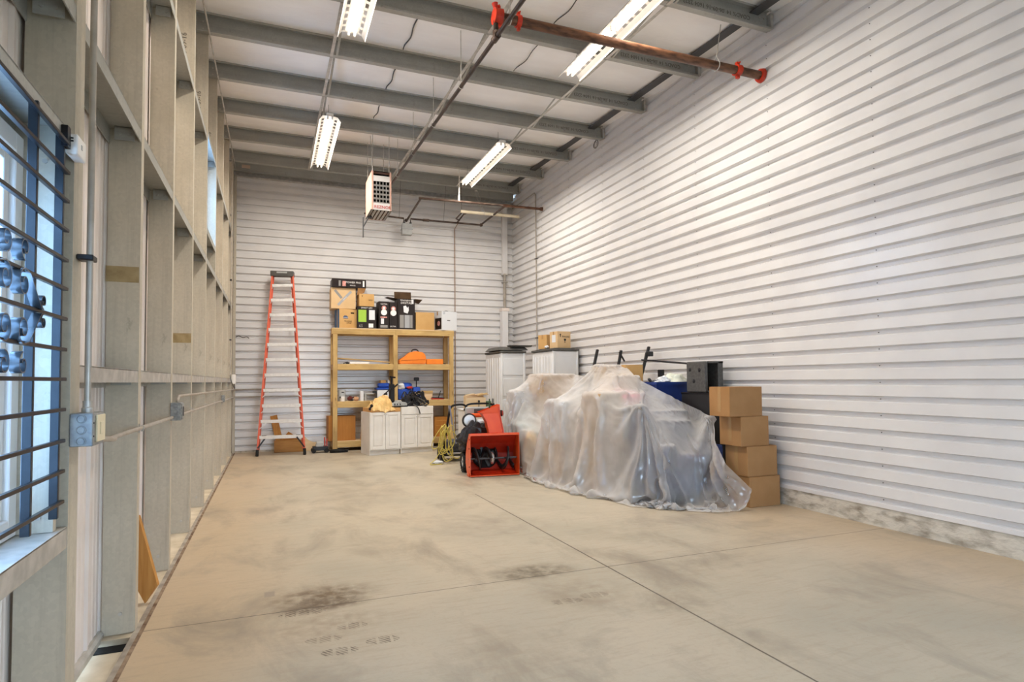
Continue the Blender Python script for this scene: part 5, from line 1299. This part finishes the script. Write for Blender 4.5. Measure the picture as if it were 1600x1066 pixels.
mb = MB(); mb.prism([(0, Hh*.86), (.025, Hh*.78), (.008, Hh*.78), (.008, Hh*.66), (-.008, Hh*.66), (-.008, Hh*.78), (-.025, Hh*.78)], 'Y', -Dp/2-.0015, -Dp/2, T(-W*.28, 0, 0)); mb.prism([(-.03, Hh*.56), (.03, Hh*.56), (.018, Hh*.44), (.006, Hh*.42), (.006, Hh*.34), (.022, Hh*.32), (-.022, Hh*.32), (-.006, Hh*.34), (-.006, Hh*.42), (-.018, Hh*.44)], 'Y', -Dp/2-.0015, -Dp/2, T(.02, 0, 0)); mb.build('handling_mark', 'ink', t)
B(-W/2-.0015, -W/2, -.08, .06, Hh*.35, Hh*.8).build('shipping_label', 'whitebox', t)
solo(MB().ball((5.30, 11.3, 2.235), (.05, .05, .032), lump=.4, seed=1), 'paper_scrap', 'whitebox', 'small white scrap between the cartons on the right resin cabinet', 'paper', (5.3, 11.3, 2.2), smooth=True)

# ------------------------------------------------------------------ things at the right wall behind the plastic sheet
t = thing('storage_ottoman', 'charcoal tufted ottoman lying on its side above the stacked boxes', 'ottoman', (5.58, 6.6, 1.36))
x0, x1, y0, y1, z0, z1 = 5.435, 5.74, 6.58, 6.98, 1.365, 1.79
mb = MB(); mb.box(x0, x0+.05, y0, y1, z0, z1, .012); mb.build('padded_side', 'tuft', t, world=True)
for y, z in ((6.70, 1.67), (6.82, 1.52), (6.90, 1.68)):
    MB().lathe([(0, -.004), (.03, 0), (.016, .008), (0, .01)], 12, T(x0, y, z) @ LEFT).build('button', 'black', t, world=True, smooth=True)
mb = MB(); mb.box(x0+.05, x1, y0, y0+.3, z1-.025, z1); mb.box(x0+.05, x1, y0, y0+.3, z0, z0+.025); mb.box(x1-.085, x1, y0, y1, z0, z1, .005); mb.build('frame', 'tuft', t, world=True)
B(x0+.05, x1-.085, y0+.30, y1, z0, z1).build('dark_backing', 'dark', t, world=True)  # near-black block stands in for the shaded hollow
t = thing('dark_dresser', 'black chest standing behind the stack of brown boxes', 'chest', (5.55, 6.75, 0)); B(5.40, 5.76, 6.42, 7.05, 0, 1.36, .006).build('body', 'black', t, world=True); B(5.395, 5.765, 6.415, 7.055, 1.34, 1.363, .004).build('top', 'blacksteel', t, world=True)
t = thing('recycling_bin', 'deep blue square bin full of crumpled plastic by the right wall', 'bin', (5.37, 7.5, 0))
mb = MB()
for a in ((5.16, 5.185, 7.30, 7.86, 0, 1.50), (5.745, 5.77, 7.30, 7.86, 0, 1.50), (5.185, 5.745, 7.30, 7.325, 0, 1.50), (5.185, 5.745, 7.835, 7.86, 0, 1.50), (5.185, 5.745, 7.325, 7.835, 0, .05)): mb.box(*a)
mb.build('body', 'bluebin', t, world=True); mb = MB()
for a in ((5.14, 5.165, 7.28, 7.88), (5.765, 5.785, 7.28, 7.88)): mb.box(*a, 1.47, 1.51)
mb.box(5.165, 5.765, 7.28, 7.305, 1.47, 1.51).box(5.165, 5.765, 7.855, 7.88, 1.47, 1.51); mb.build('rim', 'bluebin', t, world=True)
B(5.19, 5.74, 7.33, 7.83, .06, 1.40).build('liner_bag', 'black', t, world=True)
solo(MB().ball((5.62, 7.50, 1.50), (.17, .16, .13), 28, 18, lump=.35, seed=3), 'plastic_wrap', 'cream', 'crumpled pale green plastic bulging from the right of the blue bin', 'wrapper', (5.62, 7.5, 1.41), smooth=True)
solo(MB().ball((5.40, 7.46, 1.49), (.13, .13, .10), 28, 18, lump=.6, seed=6, ls=3), 'plastic_wrap', 'whitebox', 'crumpled white plastic film in the middle of the blue bin', 'wrapper', (5.4, 7.4, 1.41), smooth=True)
mb = MB(); R_ = random.Random(8)
for k in range(7):
    p = Vector((5.26+R_.uniform(-.05, .12), 7.40+R_.uniform(-.03, .2), 1.50+R_.uniform(-.04, .04))); mb.bar(p, p+Vector((R_.uniform(-.1, .1), R_.uniform(-.05, .05), R_.uniform(-.03, .07))), .035, .025)
solo(mb, 'hardware_bits', 'darkgrey', 'dark metal bits on top of the blue bin at its left', 'hardware', (5.28, 7.45, 1.42))
# folded black frames standing behind the sheet
def frame(lab, A, Bp, extra, loc):
    t = thing('folded_frame', lab, 'frame', loc, 0, 'black folded frames behind the sheet')
    MB().bar(A, Bp, .035, .05, up=(0, 1, 0), bev=.004).build('upright', 'black', t, world=True)
    for e in extra: MB().bar(*e, .02, .025, up=(0, 1, 0)).build('strut', 'black', t, world=True)
    return t
t = frame('black folded frame with cross bar reaching to the charcoal ottoman', (5.02, 8.25, .0), (5.71, 8.27, 2.08), [((5.52, 8.2, 1.86), (5.73, 7.02, 1.755)), ((5.62, 8.22, 1.98), (5.44, 8.15, 1.42)), ((5.05, 8.2, 1.7), (5.50, 8.2, 1.60))], (5.5, 8.2, 0))
B(5.655, 5.735, 8.18, 8.28, 1.92, 2.0, .008).build('joint_cap', 'black', t, world=True); B(5.66, 5.74, 7.9, 7.98, 1.58, 1.7, .008).build('foot', 'black', t, world=True)
frame('black folded frame sticking up just left of the tall tan carton', (4.9, 8.55, 0), (5.36, 8.55, 2.03), [((5.32, 8.54, 2.0), (5.42, 8.55, 1.85))], (5.2, 8.5, 0))
frame('black folded frame tip leftmost above the plastic sheet', (4.5, 8.75, 0), (5.03, 8.75, 2.05), [], (4.8, 8.7, 0))
carton('tall tan carton standing behind the sheet, its top showing above it', 5.10, 5.42, 8.02, 8.14, 0, 1.78, 'card2', tape=False)

# ------------------------------------------------------------------ goods under the plastic sheet
SUP = []      # support boxes of the sheet: x0,x1,y0,y1,z0,z1
def under(lab, x0, x1, y0, y1, z0, z1, mat, cat='box', name='cardboard_box', **k):
    SUP.append((x0, x1, y0, y1, z0, z1))
    if name == 'cardboard_box': return carton(lab, x0, x1, y0, y1, z0, z1, mat, **k)
    return thing(name, lab, cat, ((x0+x1)/2, (y0+y1)/2, z0))
under('narrow white carton upright under the left end of the plastic sheet', 4.03, 4.36, 9.9, 10.25, 0, 1.34, 'whitebox', tape=False)
under('large cardboard box under the plastic sheet near the resin cabinets', 4.42, 5.05, 9.7, 10.4, 0, .85, 'card3')
under('tan carton on top of the large box under the plastic sheet', 4.45, 5.08, 9.7, 10.3, .852, 1.635, 'card2')
under('pale carton under the middle of the sheet, behind the clear tub', 4.82, 5.06, 8.15, 8.5, 0, 1.755, 'card3')
under('wide tan carton low under the sheet left of the tall tub', 4.0, 4.55, 8.0, 8.7, 0, .62, 'card3')
under('pale carton stacked at the left middle under the sheet', 4.02, 4.5, 8.05, 8.65, .622, 1.22, 'whitebox')
under('big cardboard box under the front of the sheet', 4.10, 4.95, 7.05, 7.6, 0, .70, 'card3', tape=False)
under('cardboard box with pale lid under the front of the sheet', 4.10, 4.46, 7.1, 7.55, .702, 1.36, 'card3')
t = under('', 4.47, 4.86, 7.08, 7.55, .702, 1.18, 'x', name='storage_tub', cat='tub'); t['label'] = 'frosted storage tub with white lid seen through the plastic sheet'
B(4.49, 4.84, 7.10, 7.53, .702, 1.15, .02).build('body', simple('frosted_bluish_tub', 'b9c3cb', None, .3), t, world=True); B(4.47, 4.86, 7.08, 7.55, 1.15, 1.185, .01).build('lid', 'white', t, world=True)
t = under('', 4.50, 4.80, 7.12, 7.5, 1.187, 1.335, 'x', name='pink_bundle', cat='bundle'); t['label'] = 'pink plastic bundle on the tub, seen through the plastic sheet'
B(4.50, 4.80, 7.12, 7.5, 1.187, 1.335, .03).build('body', 'pink', t, world=True, smooth=True)
under('flat pale box between the tall carton and the clear tub under the sheet', 4.70, 5.10, 7.65, 8.0, 0, 1.58, 'card3', tape=False)
# navy armchair at the front
t = thing('armchair', 'navy upholstered armchair under the front right of the plastic sheet', 'chair', (4.9, 6.5, 0))
for nm, a, m in (('seat', (4.55, 5.2, 6.15, 6.8, .12, .46), 'navy'), ('backrest', (4.5, 5.25, 6.78, 7.0, .12, 1.10), 'navy'), ('armrest', (4.42, 4.56, 6.12, 6.9, .10, .72), 'navy'), ('armrest', (5.19, 5.33, 6.12, 6.9, .10, .72), 'navy')):
    B(*a, .05, seg=3).build(nm, m, t, world=True, smooth=True); SUP.append(a)
for x in (4.47, 5.28):
    for y in (6.2, 6.85): B(x-.03, x+.03, y-.03, y+.03, 0, .12).build('leg', 'black', t, world=True)
t = thing('slate_cushion', 'slate blue cushion upright on the armchair under the sheet', 'cushion', (4.9, 6.65, .46)); B(4.62, 5.14, 6.56, 6.76, .465, .98, .08, seg=4).build('body', 'slate', t, world=True, smooth=True); SUP.append((4.62, 5.14, 6.56, 6.76, .46, .98))
t = thing('plum_blanket', 'folded plum blanket on the armchair seat under the sheet', 'blanket', (4.85, 6.35, .46)); B(4.60, 5.10, 6.14, 6.54, .462, .60, .05, seg=3).build('body', 'purple', t, world=True, smooth=True); SUP.append((4.6, 5.1, 6.14, 6.54, .46, .6))
t = thing('floor_pole', 'grey pole carrying the peak of the plastic sheet beside the armchair', 'pole', (4.40, 6.50, 0)); MB().cyl((4.40, 6.56, 0), (4.40, 6.56, 1.19), .018, seg=12).build('tube', 'slate', t, world=True, smooth=True); MB().lathe([(0, 0), (.10, 0), (.10, .02), (.02, .03), (0, .03)], 16, T(4.40, 6.56, 0)).build('foot', 'black', t, world=True); SUP.append((4.36, 4.44, 6.52, 6.60, 0, 1.195))
t = thing('sheet_stand', 'dark stand holding the right corner of the plastic sheet', 'stand', (5.34, 6.33, 0)); MB().cyl((5.335, 6.36, 0), (5.335, 6.36, 1.02), .018, seg=12).build('tube', 'black', t, world=True, smooth=True); MB().lathe([(0, 0), (.05, 0), (.05, .02), (.018, .03), (0, .03)], 16, T(5.335, 6.36, 0)).build('foot', 'black', t, world=True); SUP.append((5.30, 5.36, 6.32, 6.40, 0, 1.03))  # plain stand added to prop the sheet corner, no lamp
t = thing('canvas_bag', 'pale patterned bag low under the left of the sheet', 'bag', (4.0, 9.2, 0)); MB().ball((4.0, 9.2, .36), (.13, .13, .36), 24, 16, lump=.25, seed=5).build('body', 'kraft', t, world=True, smooth=True); SUP.append((3.90, 4.1, 9.1, 9.3, 0, .68))
t = thing('steel_pail', 'bluish metal pail low under the sheet in front of the cartons', 'pail', (4.25, 7.75, 0)); MB().lathe([(0, 0), (.16, 0), (.19, .40), (.185, .40), (.155, .02), (0, .02)], 24, T(4.27, 7.8, 0)).build('body', 'zincbox', t, world=True, smooth=True)
MB().tube(arc((4.27, 7.8, .40), .19, .2, PI-.2, 12, 'XZ'), .005, 6).build('handle', 'chrome', t, world=True, smooth=True)
under('teal printed carton under the left end of the sheet beside the snow blower', 3.92, 4.25, 9.45, 9.85, 0, .78, 'teal', tape=False)

# ------------------------------------------------------------------ the plastic sheet: a draped film relaxed over the goods
def resample(P, n):
    P = [np.array(p, float) for p in P]; d = [0]
    for a, b in zip(P, P[1:]): d.append(d[-1]+np.linalg.norm(b-a))
    s = np.linspace(0, d[-1], n); A = np.array(P); return np.stack([np.interp(s, d, A[:, k]) for k in range(3)], 1)
NS, NT = 150, 78
# five guide lines, from the hem on the floor up and over to the back; each given at matching stations
HEM = [(3.94, 10.35, .02), (3.93, 9.95, .015), (3.92, 9.5, .012), (3.89, 8.98, .012), (3.95, 8.15, .012), (4.0, 7.9, .012), (3.94, 7.45, .012), (3.91, 7.0, .012), (4.08, 6.36, .012), (4.38, 5.97, .012), (4.72, 5.63, .012), (4.86, 5.60, .012), (4.97, 5.61, .012), (5.08, 5.63, .012)]
BASE = [(4.0, 10.35, .05), (3.98, 9.95, .05), (3.98, 9.5, .05), (4.0, 9.0, .05), (4.08, 8.2, .05), (4.12, 7.85, .05), (4.12, 7.4, .06), (4.12, 6.95, .06), (4.26, 6.5, .06), (4.48, 6.2, .07), (4.70, 5.98, .08), (4.88, 5.86, .10), (5.02, 5.72, .16), (5.2, 5.62, .2)]
CREST = [(3.92, 10.5, 1.18), (3.94, 10.1, 1.28), (4.03, 9.87, 1.36), (4.36, 9.86, 1.36), (4.05, 8.6, 1.24), (4.1, 8.1, 1.24), (4.15, 7.5, 1.28), (4.2, 7.0, 1.28), (4.40, 6.52, 1.235), (4.62, 6.48, 1.14), (4.86, 6.44, 1.12), (5.1, 6.4, 1.1), (5.28, 6.35, 1.06), (5.37, 6.34, 1.03)]
MID = [(4.2, 10.7, 1.36), (4.3, 10.4, 1.42), (4.4, 10.15, 1.48), (4.6, 10.0, 1.6), (4.55, 9.2, 1.55), (4.82, 8.5, 1.77), (4.84, 8.15, 1.77), (4.78, 7.7, 1.62), (4.9, 7.35, 1.50), (5.0, 7.2, 1.44), (5.08, 7.1, 1.38), (5.14, 6.95, 1.30), (5.30, 6.70, 1.16), (5.38, 6.55, 1.09)]
BACK = [(4.6, 10.78, 1.45), (4.9, 10.6, 1.56), (5.05, 10.4, 1.66), (5.12, 10.0, 1.68), (5.12, 9.3, 1.6), (5.10, 8.65, 1.78), (5.10, 8.3, 1.79), (5.12, 8.0, 1.73), (5.10, 7.75, 1.60), (5.12, 7.55, 1.50), (5.13, 7.4, 1.46), (5.16, 7.2, 1.38), (5.33, 6.85, 1.20), (5.385, 6.62, 1.12)]
frac = [0, .10, .46, .74, 1.0]
L5 = []
for ln in (HEM, BASE, CREST, MID, BACK):
    A = np.array(ln); k = np.linspace(0, len(ln)-1, NS); i0 = np.arange(len(ln))
    # smooth interpolation along the station index
    out = np.stack([np.interp(k, i0, A[:, c]) for c in range(3)], 1)
    ker = np.array([1, 2, 3, 2, 1])/9.
    for _ in range(2):
        p = np.vstack([out[:1]]*2+[out]+[out[-1:]]*2); out = np.stack([np.convolve(p[:, c], ker, 'valid') for c in range(3)], 1)
    L5.append(out)
tt = np.linspace(0, 1, NT); X = np.zeros((NT, NS, 3))
for r, q in enumerate(tt):
    j = min(3, int(np.searchsorted(frac, q, 'right'))-1); f = (q-frac[j])/(frac[j+1]-frac[j]); X[r] = L5[j]*(1-f)+L5[j+1]*f
# the free right-hand edge: from the corner stand down, in towards the heap, then flaring out over the floor
et = [0, .05, .10, .19, .27, .36, .46]; ev = np.array([(5.08, 5.63, .012), (5.2, 5.6, .10), (5.27, 5.59, .24), (5.10, 5.62, .40), (4.99, 5.70, .54), (5.12, 6.05, .78), (5.37, 6.34, 1.03)])
edge = X[:, -1].copy(); mlow = tt <= .46
for c in range(3): edge[mlow, c] = np.interp(tt[mlow], et, ev[:, c])
dl = edge-X[:, -1]; nb = 22
for j in range(nb): w_ = ((j+1)/nb)**2; X[:, NS-nb+j] += w_*dl
rng = np.random.RandomState(4)
REST = X.copy()
slack_h, slack_v, slack_d = 1.13, 1.035, 1.085
P = X.copy(); P[..., 2] += .03
ss = np.linspace(0, 1, NS); tv = tt[:, None]
pleat = sum(a*np.sin(2*PI*(f*ss[None, :]+ph+.35*np.sin(2*PI*(tv*1.1+ph)))) for f, a, ph in ((11, .05, .1), (19, .045, .6), (31, .03, .3)))
env = np.clip(tv/.08, 0, 1)*np.clip((1.0-tv)/.25, 0, 1)
P[..., 0] -= pleat*env*.6; P[..., 1] -= pleat*env*.6; P[..., 2] += .3*pleat*env
P += rng.normal(0, .003, P.shape)
pairs = []
def addp(sa, sb, k, sl):
    d = np.linalg.norm(REST[sa]-REST[sb], axis=-1); pairs.append((sa, sb, d*sl, k))
s_ = slice
for off in (0, 1):
    addp((s_(off, NT-1, 2), s_(None)), (s_(off+1, NT, 2), s_(None)), 1.0, slack_v)
    addp((s_(None), s_(off, NS-1, 2)), (s_(None), s_(off+1, NS, 2)), 1.0, slack_h)
for oa in (0, 1):
    for ob in (0, 1):
        addp((s_(oa, NT-1, 2), s_(ob, NS-1, 2)), (s_(oa+1, NT, 2), s_(ob+1, NS, 2)), .6, slack_d)
        addp((s_(oa, NT-1, 2), s_(ob+1, NS, 2)), (s_(oa+1, NT, 2), s_(ob, NS-1, 2)), .6, slack_d)
for o4 in (0, 1, 2, 3):
    addp((s_(o4, NT-2, 4), s_(None)), (s_(o4+2, NT, 4), s_(None)), .10, slack_v)
    addp((s_(None), s_(o4, NS-2, 4)), (s_(None), s_(o4+2, NS, 4)), .06, slack_h)
fixp = []
for sa, sb, d, k in pairs:   # trim mismatched lengths at odd ends
    fixp.append((sa, sb, d, k))
pin = np.zeros((NT, NS), bool); pin[-1, :] = True; pin[0, ::9] = True; pin[:, -1] = True
def ns(name): pass
PEAKS = []
for sx in (8, 12):      # stations pinned on the crest: the pole and the right corner stand
    c = int(sx/(len(CREST)-1)*(NS-1)); r = int(.46*(NT-1)); PEAKS.append((r, c)); pin[r, c] = True
V = np.zeros_like(P); P0 = P.copy()
def collide(P):
    P[..., 2] = np.maximum(P[..., 2], .008)
    P[..., 0] = np.minimum(P[..., 0], 5.84)
    m = .03
    bl = (P[..., 0] < 3.84) & (P[..., 1] > 9.0); P[..., 0] = np.where(bl, 3.84, P[..., 0])
    for x0, x1, y0, y1, z0, z1 in SUP:
        x, y, z = P[..., 0], P[..., 1], P[..., 2]
        ins = (x > x0-m) & (x < x1+m) & (y > y0-m) & (y < y1+m) & (z < z1+m) & (z > z0-m)
        if not ins.any(): continue
        q = P[ins]
        dl, df, dt = q[:, 0]-(x0-m), q[:, 1]-(y0-m), (z1+m)-q[:, 2]
        w = np.argmin(np.stack([dl, df, dt]), 0)
        q[:, 0] = np.where(w == 0, x0-m, q[:, 0]); q[:, 1] = np.where(w == 1, y0-m, q[:, 1]); q[:, 2] = np.where(w == 2, z1+m, q[:, 2])
        P[ins] = q
    bx = (P[..., 0] > 5.06) & (P[..., 1] > 5.68) & (P[..., 1] < 6.12) & (P[..., 2] < 1.46)   # the stack of brown boxes
    if bx.any():
        zz = P[..., 2]; lim = np.where(zz > 1.09, 5.06, np.where(zz > .73, 5.22, np.where(zz > .365, 5.295, 5.31)))
        hit = bx & (P[..., 0] > lim)
        yy = P[..., 1]; front = (yy-5.68) < (P[..., 0]-lim)
        P[..., 0] = np.where(hit & ~front, lim, P[..., 0]); P[..., 1] = np.where(hit & front, 5.68, yy)
    return P
dt_ = 1/60.
for step in range(70):
    V[..., 2] -= 9.8*dt_; V *= .93
    Q = P.copy(); P = P+V*dt_
    P[pin] = X[pin]
    for it in range(10):
        for sa, sb, d, k in fixp:
            D_ = P[sb]-P[sa]; L = np.linalg.norm(D_, axis=-1)+1e-9
            st = np.where(L > d, 1.0, .8)
            corr_ = (.5*k*st*(L-d)/L)[..., None]*D_
            P[sa] += corr_; P[sb] -= corr_
        P[pin] = X[pin]
        if it % 3 == 2: P = collide(P)
    P = collide(P)
    V = (P-Q)/dt_
    fl = P[..., 2] < .02; V[fl] *= .2
def up2(A, ax):
    A = np.moveaxis(A, ax, 0); n = A.shape[0]; o = np.zeros((2*n-1,)+A.shape[1:]); o[::2] = A
    pad = np.concatenate([2*A[:1]-A[1:2], A, 2*A[-1:]-A[-2:-1]]); o[1::2] = (9*(pad[1:n]+pad[2:n+1])-pad[0:n-1]-pad[3:n+2])/16
    return np.moveaxis(o, 0, ax)
P = up2(up2(P, 0), 1); n0, n1 = P.shape[:2]
du = np.gradient(P, axis=1); dv = np.gradient(P, axis=0); NR = np.cross(du, dv); NR /= np.linalg.norm(NR, axis=-1, keepdims=True)+1e-9
if NR[n0//4, n1//2, 0] > 0: NR = -NR
for i in range(n0):
    for j in range(n1):
        x, y, z = P[i, j]; a = i/n0; h = .022 if a > .1 else .012
        q = mnoise.ridged_multi_fractal((x*2.3+1.2*z, y*2.3-.8*z, z*1.5), .9, 2.1, 3, 1.0, 2.0)-1.0
        q2 = mnoise.ridged_multi_fractal((x*6-z, y*6+2*z, z*4+3), .9, 2.0, 2, 1.0, 2.0)-1.0
        P[i, j] += NR[i, j]*max(-.004, h*q+.006*q2)
# standing folds running down from the supports
FOLDS = [(.618, .47, .596, .03, .085, .0075), (.612, .46, .565, .06, .06, .008), (.625, .46, .672, .03, .075, .008), (.632, .46, .735, .05, .07, .008), (.64, .47, .79, .10, .05, .007),
         (.935, .47, .90, .05, .07, .009), (.955, .45, .955, .12, .05, .007), (.154, .48, .165, .04, .06, .007), (.232, .48, .245, .05, .05, .007), (.34, .47, .36, .03, .06, .009),
         (.40, .5, .385, .06, .05, .008), (.455, .5, .47, .03, .06, .009), (.52, .48, .505, .04, .06, .008), (.30, .47, .275, .05, .05, .008), (.70, .46, .70, .2, .04, .006), (.82, .47, .845, .06, .05, .007),
         (.44, .85, .36, .45, .03, .006), (.52, .9, .60, .50, .035, .006), (.62, .5, .66, .85, .03, .006)]
sa, ta = np.meshgrid(np.linspace(0, 1, n1), np.linspace(0, 1, n0))
disp = np.zeros((n0, n1))
for s0, t0, s1, t1, am, wd in FOLDS:
    lo_, hi_ = min(t0, t1), max(t0, t1); f = np.clip((ta-t0)/(t1-t0), 0, 1); c = s0+(s1-s0)*f+.006*np.sin(9*f+s0*40)
    en = np.clip((ta-lo_+.03)/.05, 0, 1)*np.clip((hi_+.02-ta)/.05, 0, 1); w2 = wd*(.45+1.1*f); d_ = np.abs(sa-c)
    disp += en*am*(np.exp(-d_/w2)-.55*np.exp(-((d_-2.4*w2)/(1.4*w2))**2))*(.6+.4*f)
P += NR*disp[..., None]
pk = np.exp(-((sa-.615)/.02)**2-((ta-.46)/.035)**2); P[..., 2] += .05*pk
for x0, x1, y0, y1, z0, z1 in SUP:
    x, y, z = P[..., 0], P[..., 1], P[..., 2]; m = .008
    ins = (x > x0-m) & (x < x1+m) & (y > y0-m) & (y < y1+m) & (z < z1+m)
    if ins.any():
        q = P[ins]; dl, df, dt2 = q[:, 0]-(x0-m), q[:, 1]-(y0-m), (z1+m)-q[:, 2]; w = np.argmin(np.stack([dl, df, dt2]), 0)
        q[:, 0] = np.where(w == 0, x0-m, q[:, 0]); q[:, 1] = np.where(w == 1, y0-m, q[:, 1]); q[:, 2] = np.where(w == 2, z1+m, q[:, 2]); P[ins] = q
P[..., 0] = np.where((P[..., 0] < 3.83) & (P[..., 1] > 9.0), 3.83, P[..., 0])
P[..., 2] = np.maximum(P[..., 2], .006)
tm = bmesh.new(); VV = [[tm.verts.new(P[i, j]) for j in range(n1)] for i in range(n0)]
for i in range(n0-1):
    for j in range(n1-1): tm.faces.new((VV[i][j], VV[i][j+1], VV[i+1][j+1], VV[i+1][j]))
mb = MB(); mb._merge(tm)
tarp = solo(mb, 'plastic_sheet', 'tarp', 'translucent plastic drop cloth draped over a heap of goods at the right wall', 'sheet', (4.3, 7.5, 0), smooth=False)
tarp.data.polygons.foreach_set('use_smooth', [True]*len(tarp.data.polygons))
# ------------------------------------------------------------------ camera, sky, exposure
cam = D.cameras.new('camera'); co = D.objects.new('camera', cam); COL.objects.link(co)
yaw, pit, rol = .377881655, .0355845852, -.00783326904
fw = Vector((math.sin(yaw)*math.cos(pit), math.cos(yaw)*math.cos(pit), math.sin(pit))); r = Vector((math.cos(yaw), -math.sin(yaw), 0)); u = r.cross(fw)
r2 = r*math.cos(rol)+u*math.sin(rol); u2 = -r*math.sin(rol)+u*math.cos(rol)
co.matrix_world = T(0, 0, 1.55) @ Matrix((r2, u2, -fw)).transposed().to_4x4()
cam.sensor_width = 36; cam.sensor_fit = 'HORIZONTAL'; cam.lens = 940.55/1600*36; cam.shift_x = (800-797.676)/1600; cam.shift_y = (561.04-533)/1600; cam.clip_start = .02
sc = bpy.context.scene; sc.camera = co
w = D.worlds.new('world'); sc.world = w; w.use_nodes = True
bg = w.node_tree.nodes['Background']; bg.inputs[0].default_value = (.58, .78, 1.0, 1); bg.inputs[1].default_value = SKY_S
vs = sc.view_settings; vs.view_transform = 'Standard'; vs.look = 'None'; vs.gamma = 1; vs.exposure = EXPO; vs.use_curve_mapping = False
cy = sc.cycles; cy.use_adaptive_sampling = True; cy.adaptive_threshold = .02; cy.max_bounces = 7; cy.diffuse_bounces = 5; cy.glossy_bounces = 3; cy.transmission_bounces = 5; cy.transparent_max_bounces = 10; cy.caustics_reflective = False; cy.caustics_refractive = False; cy.sample_clamp_indirect = 8
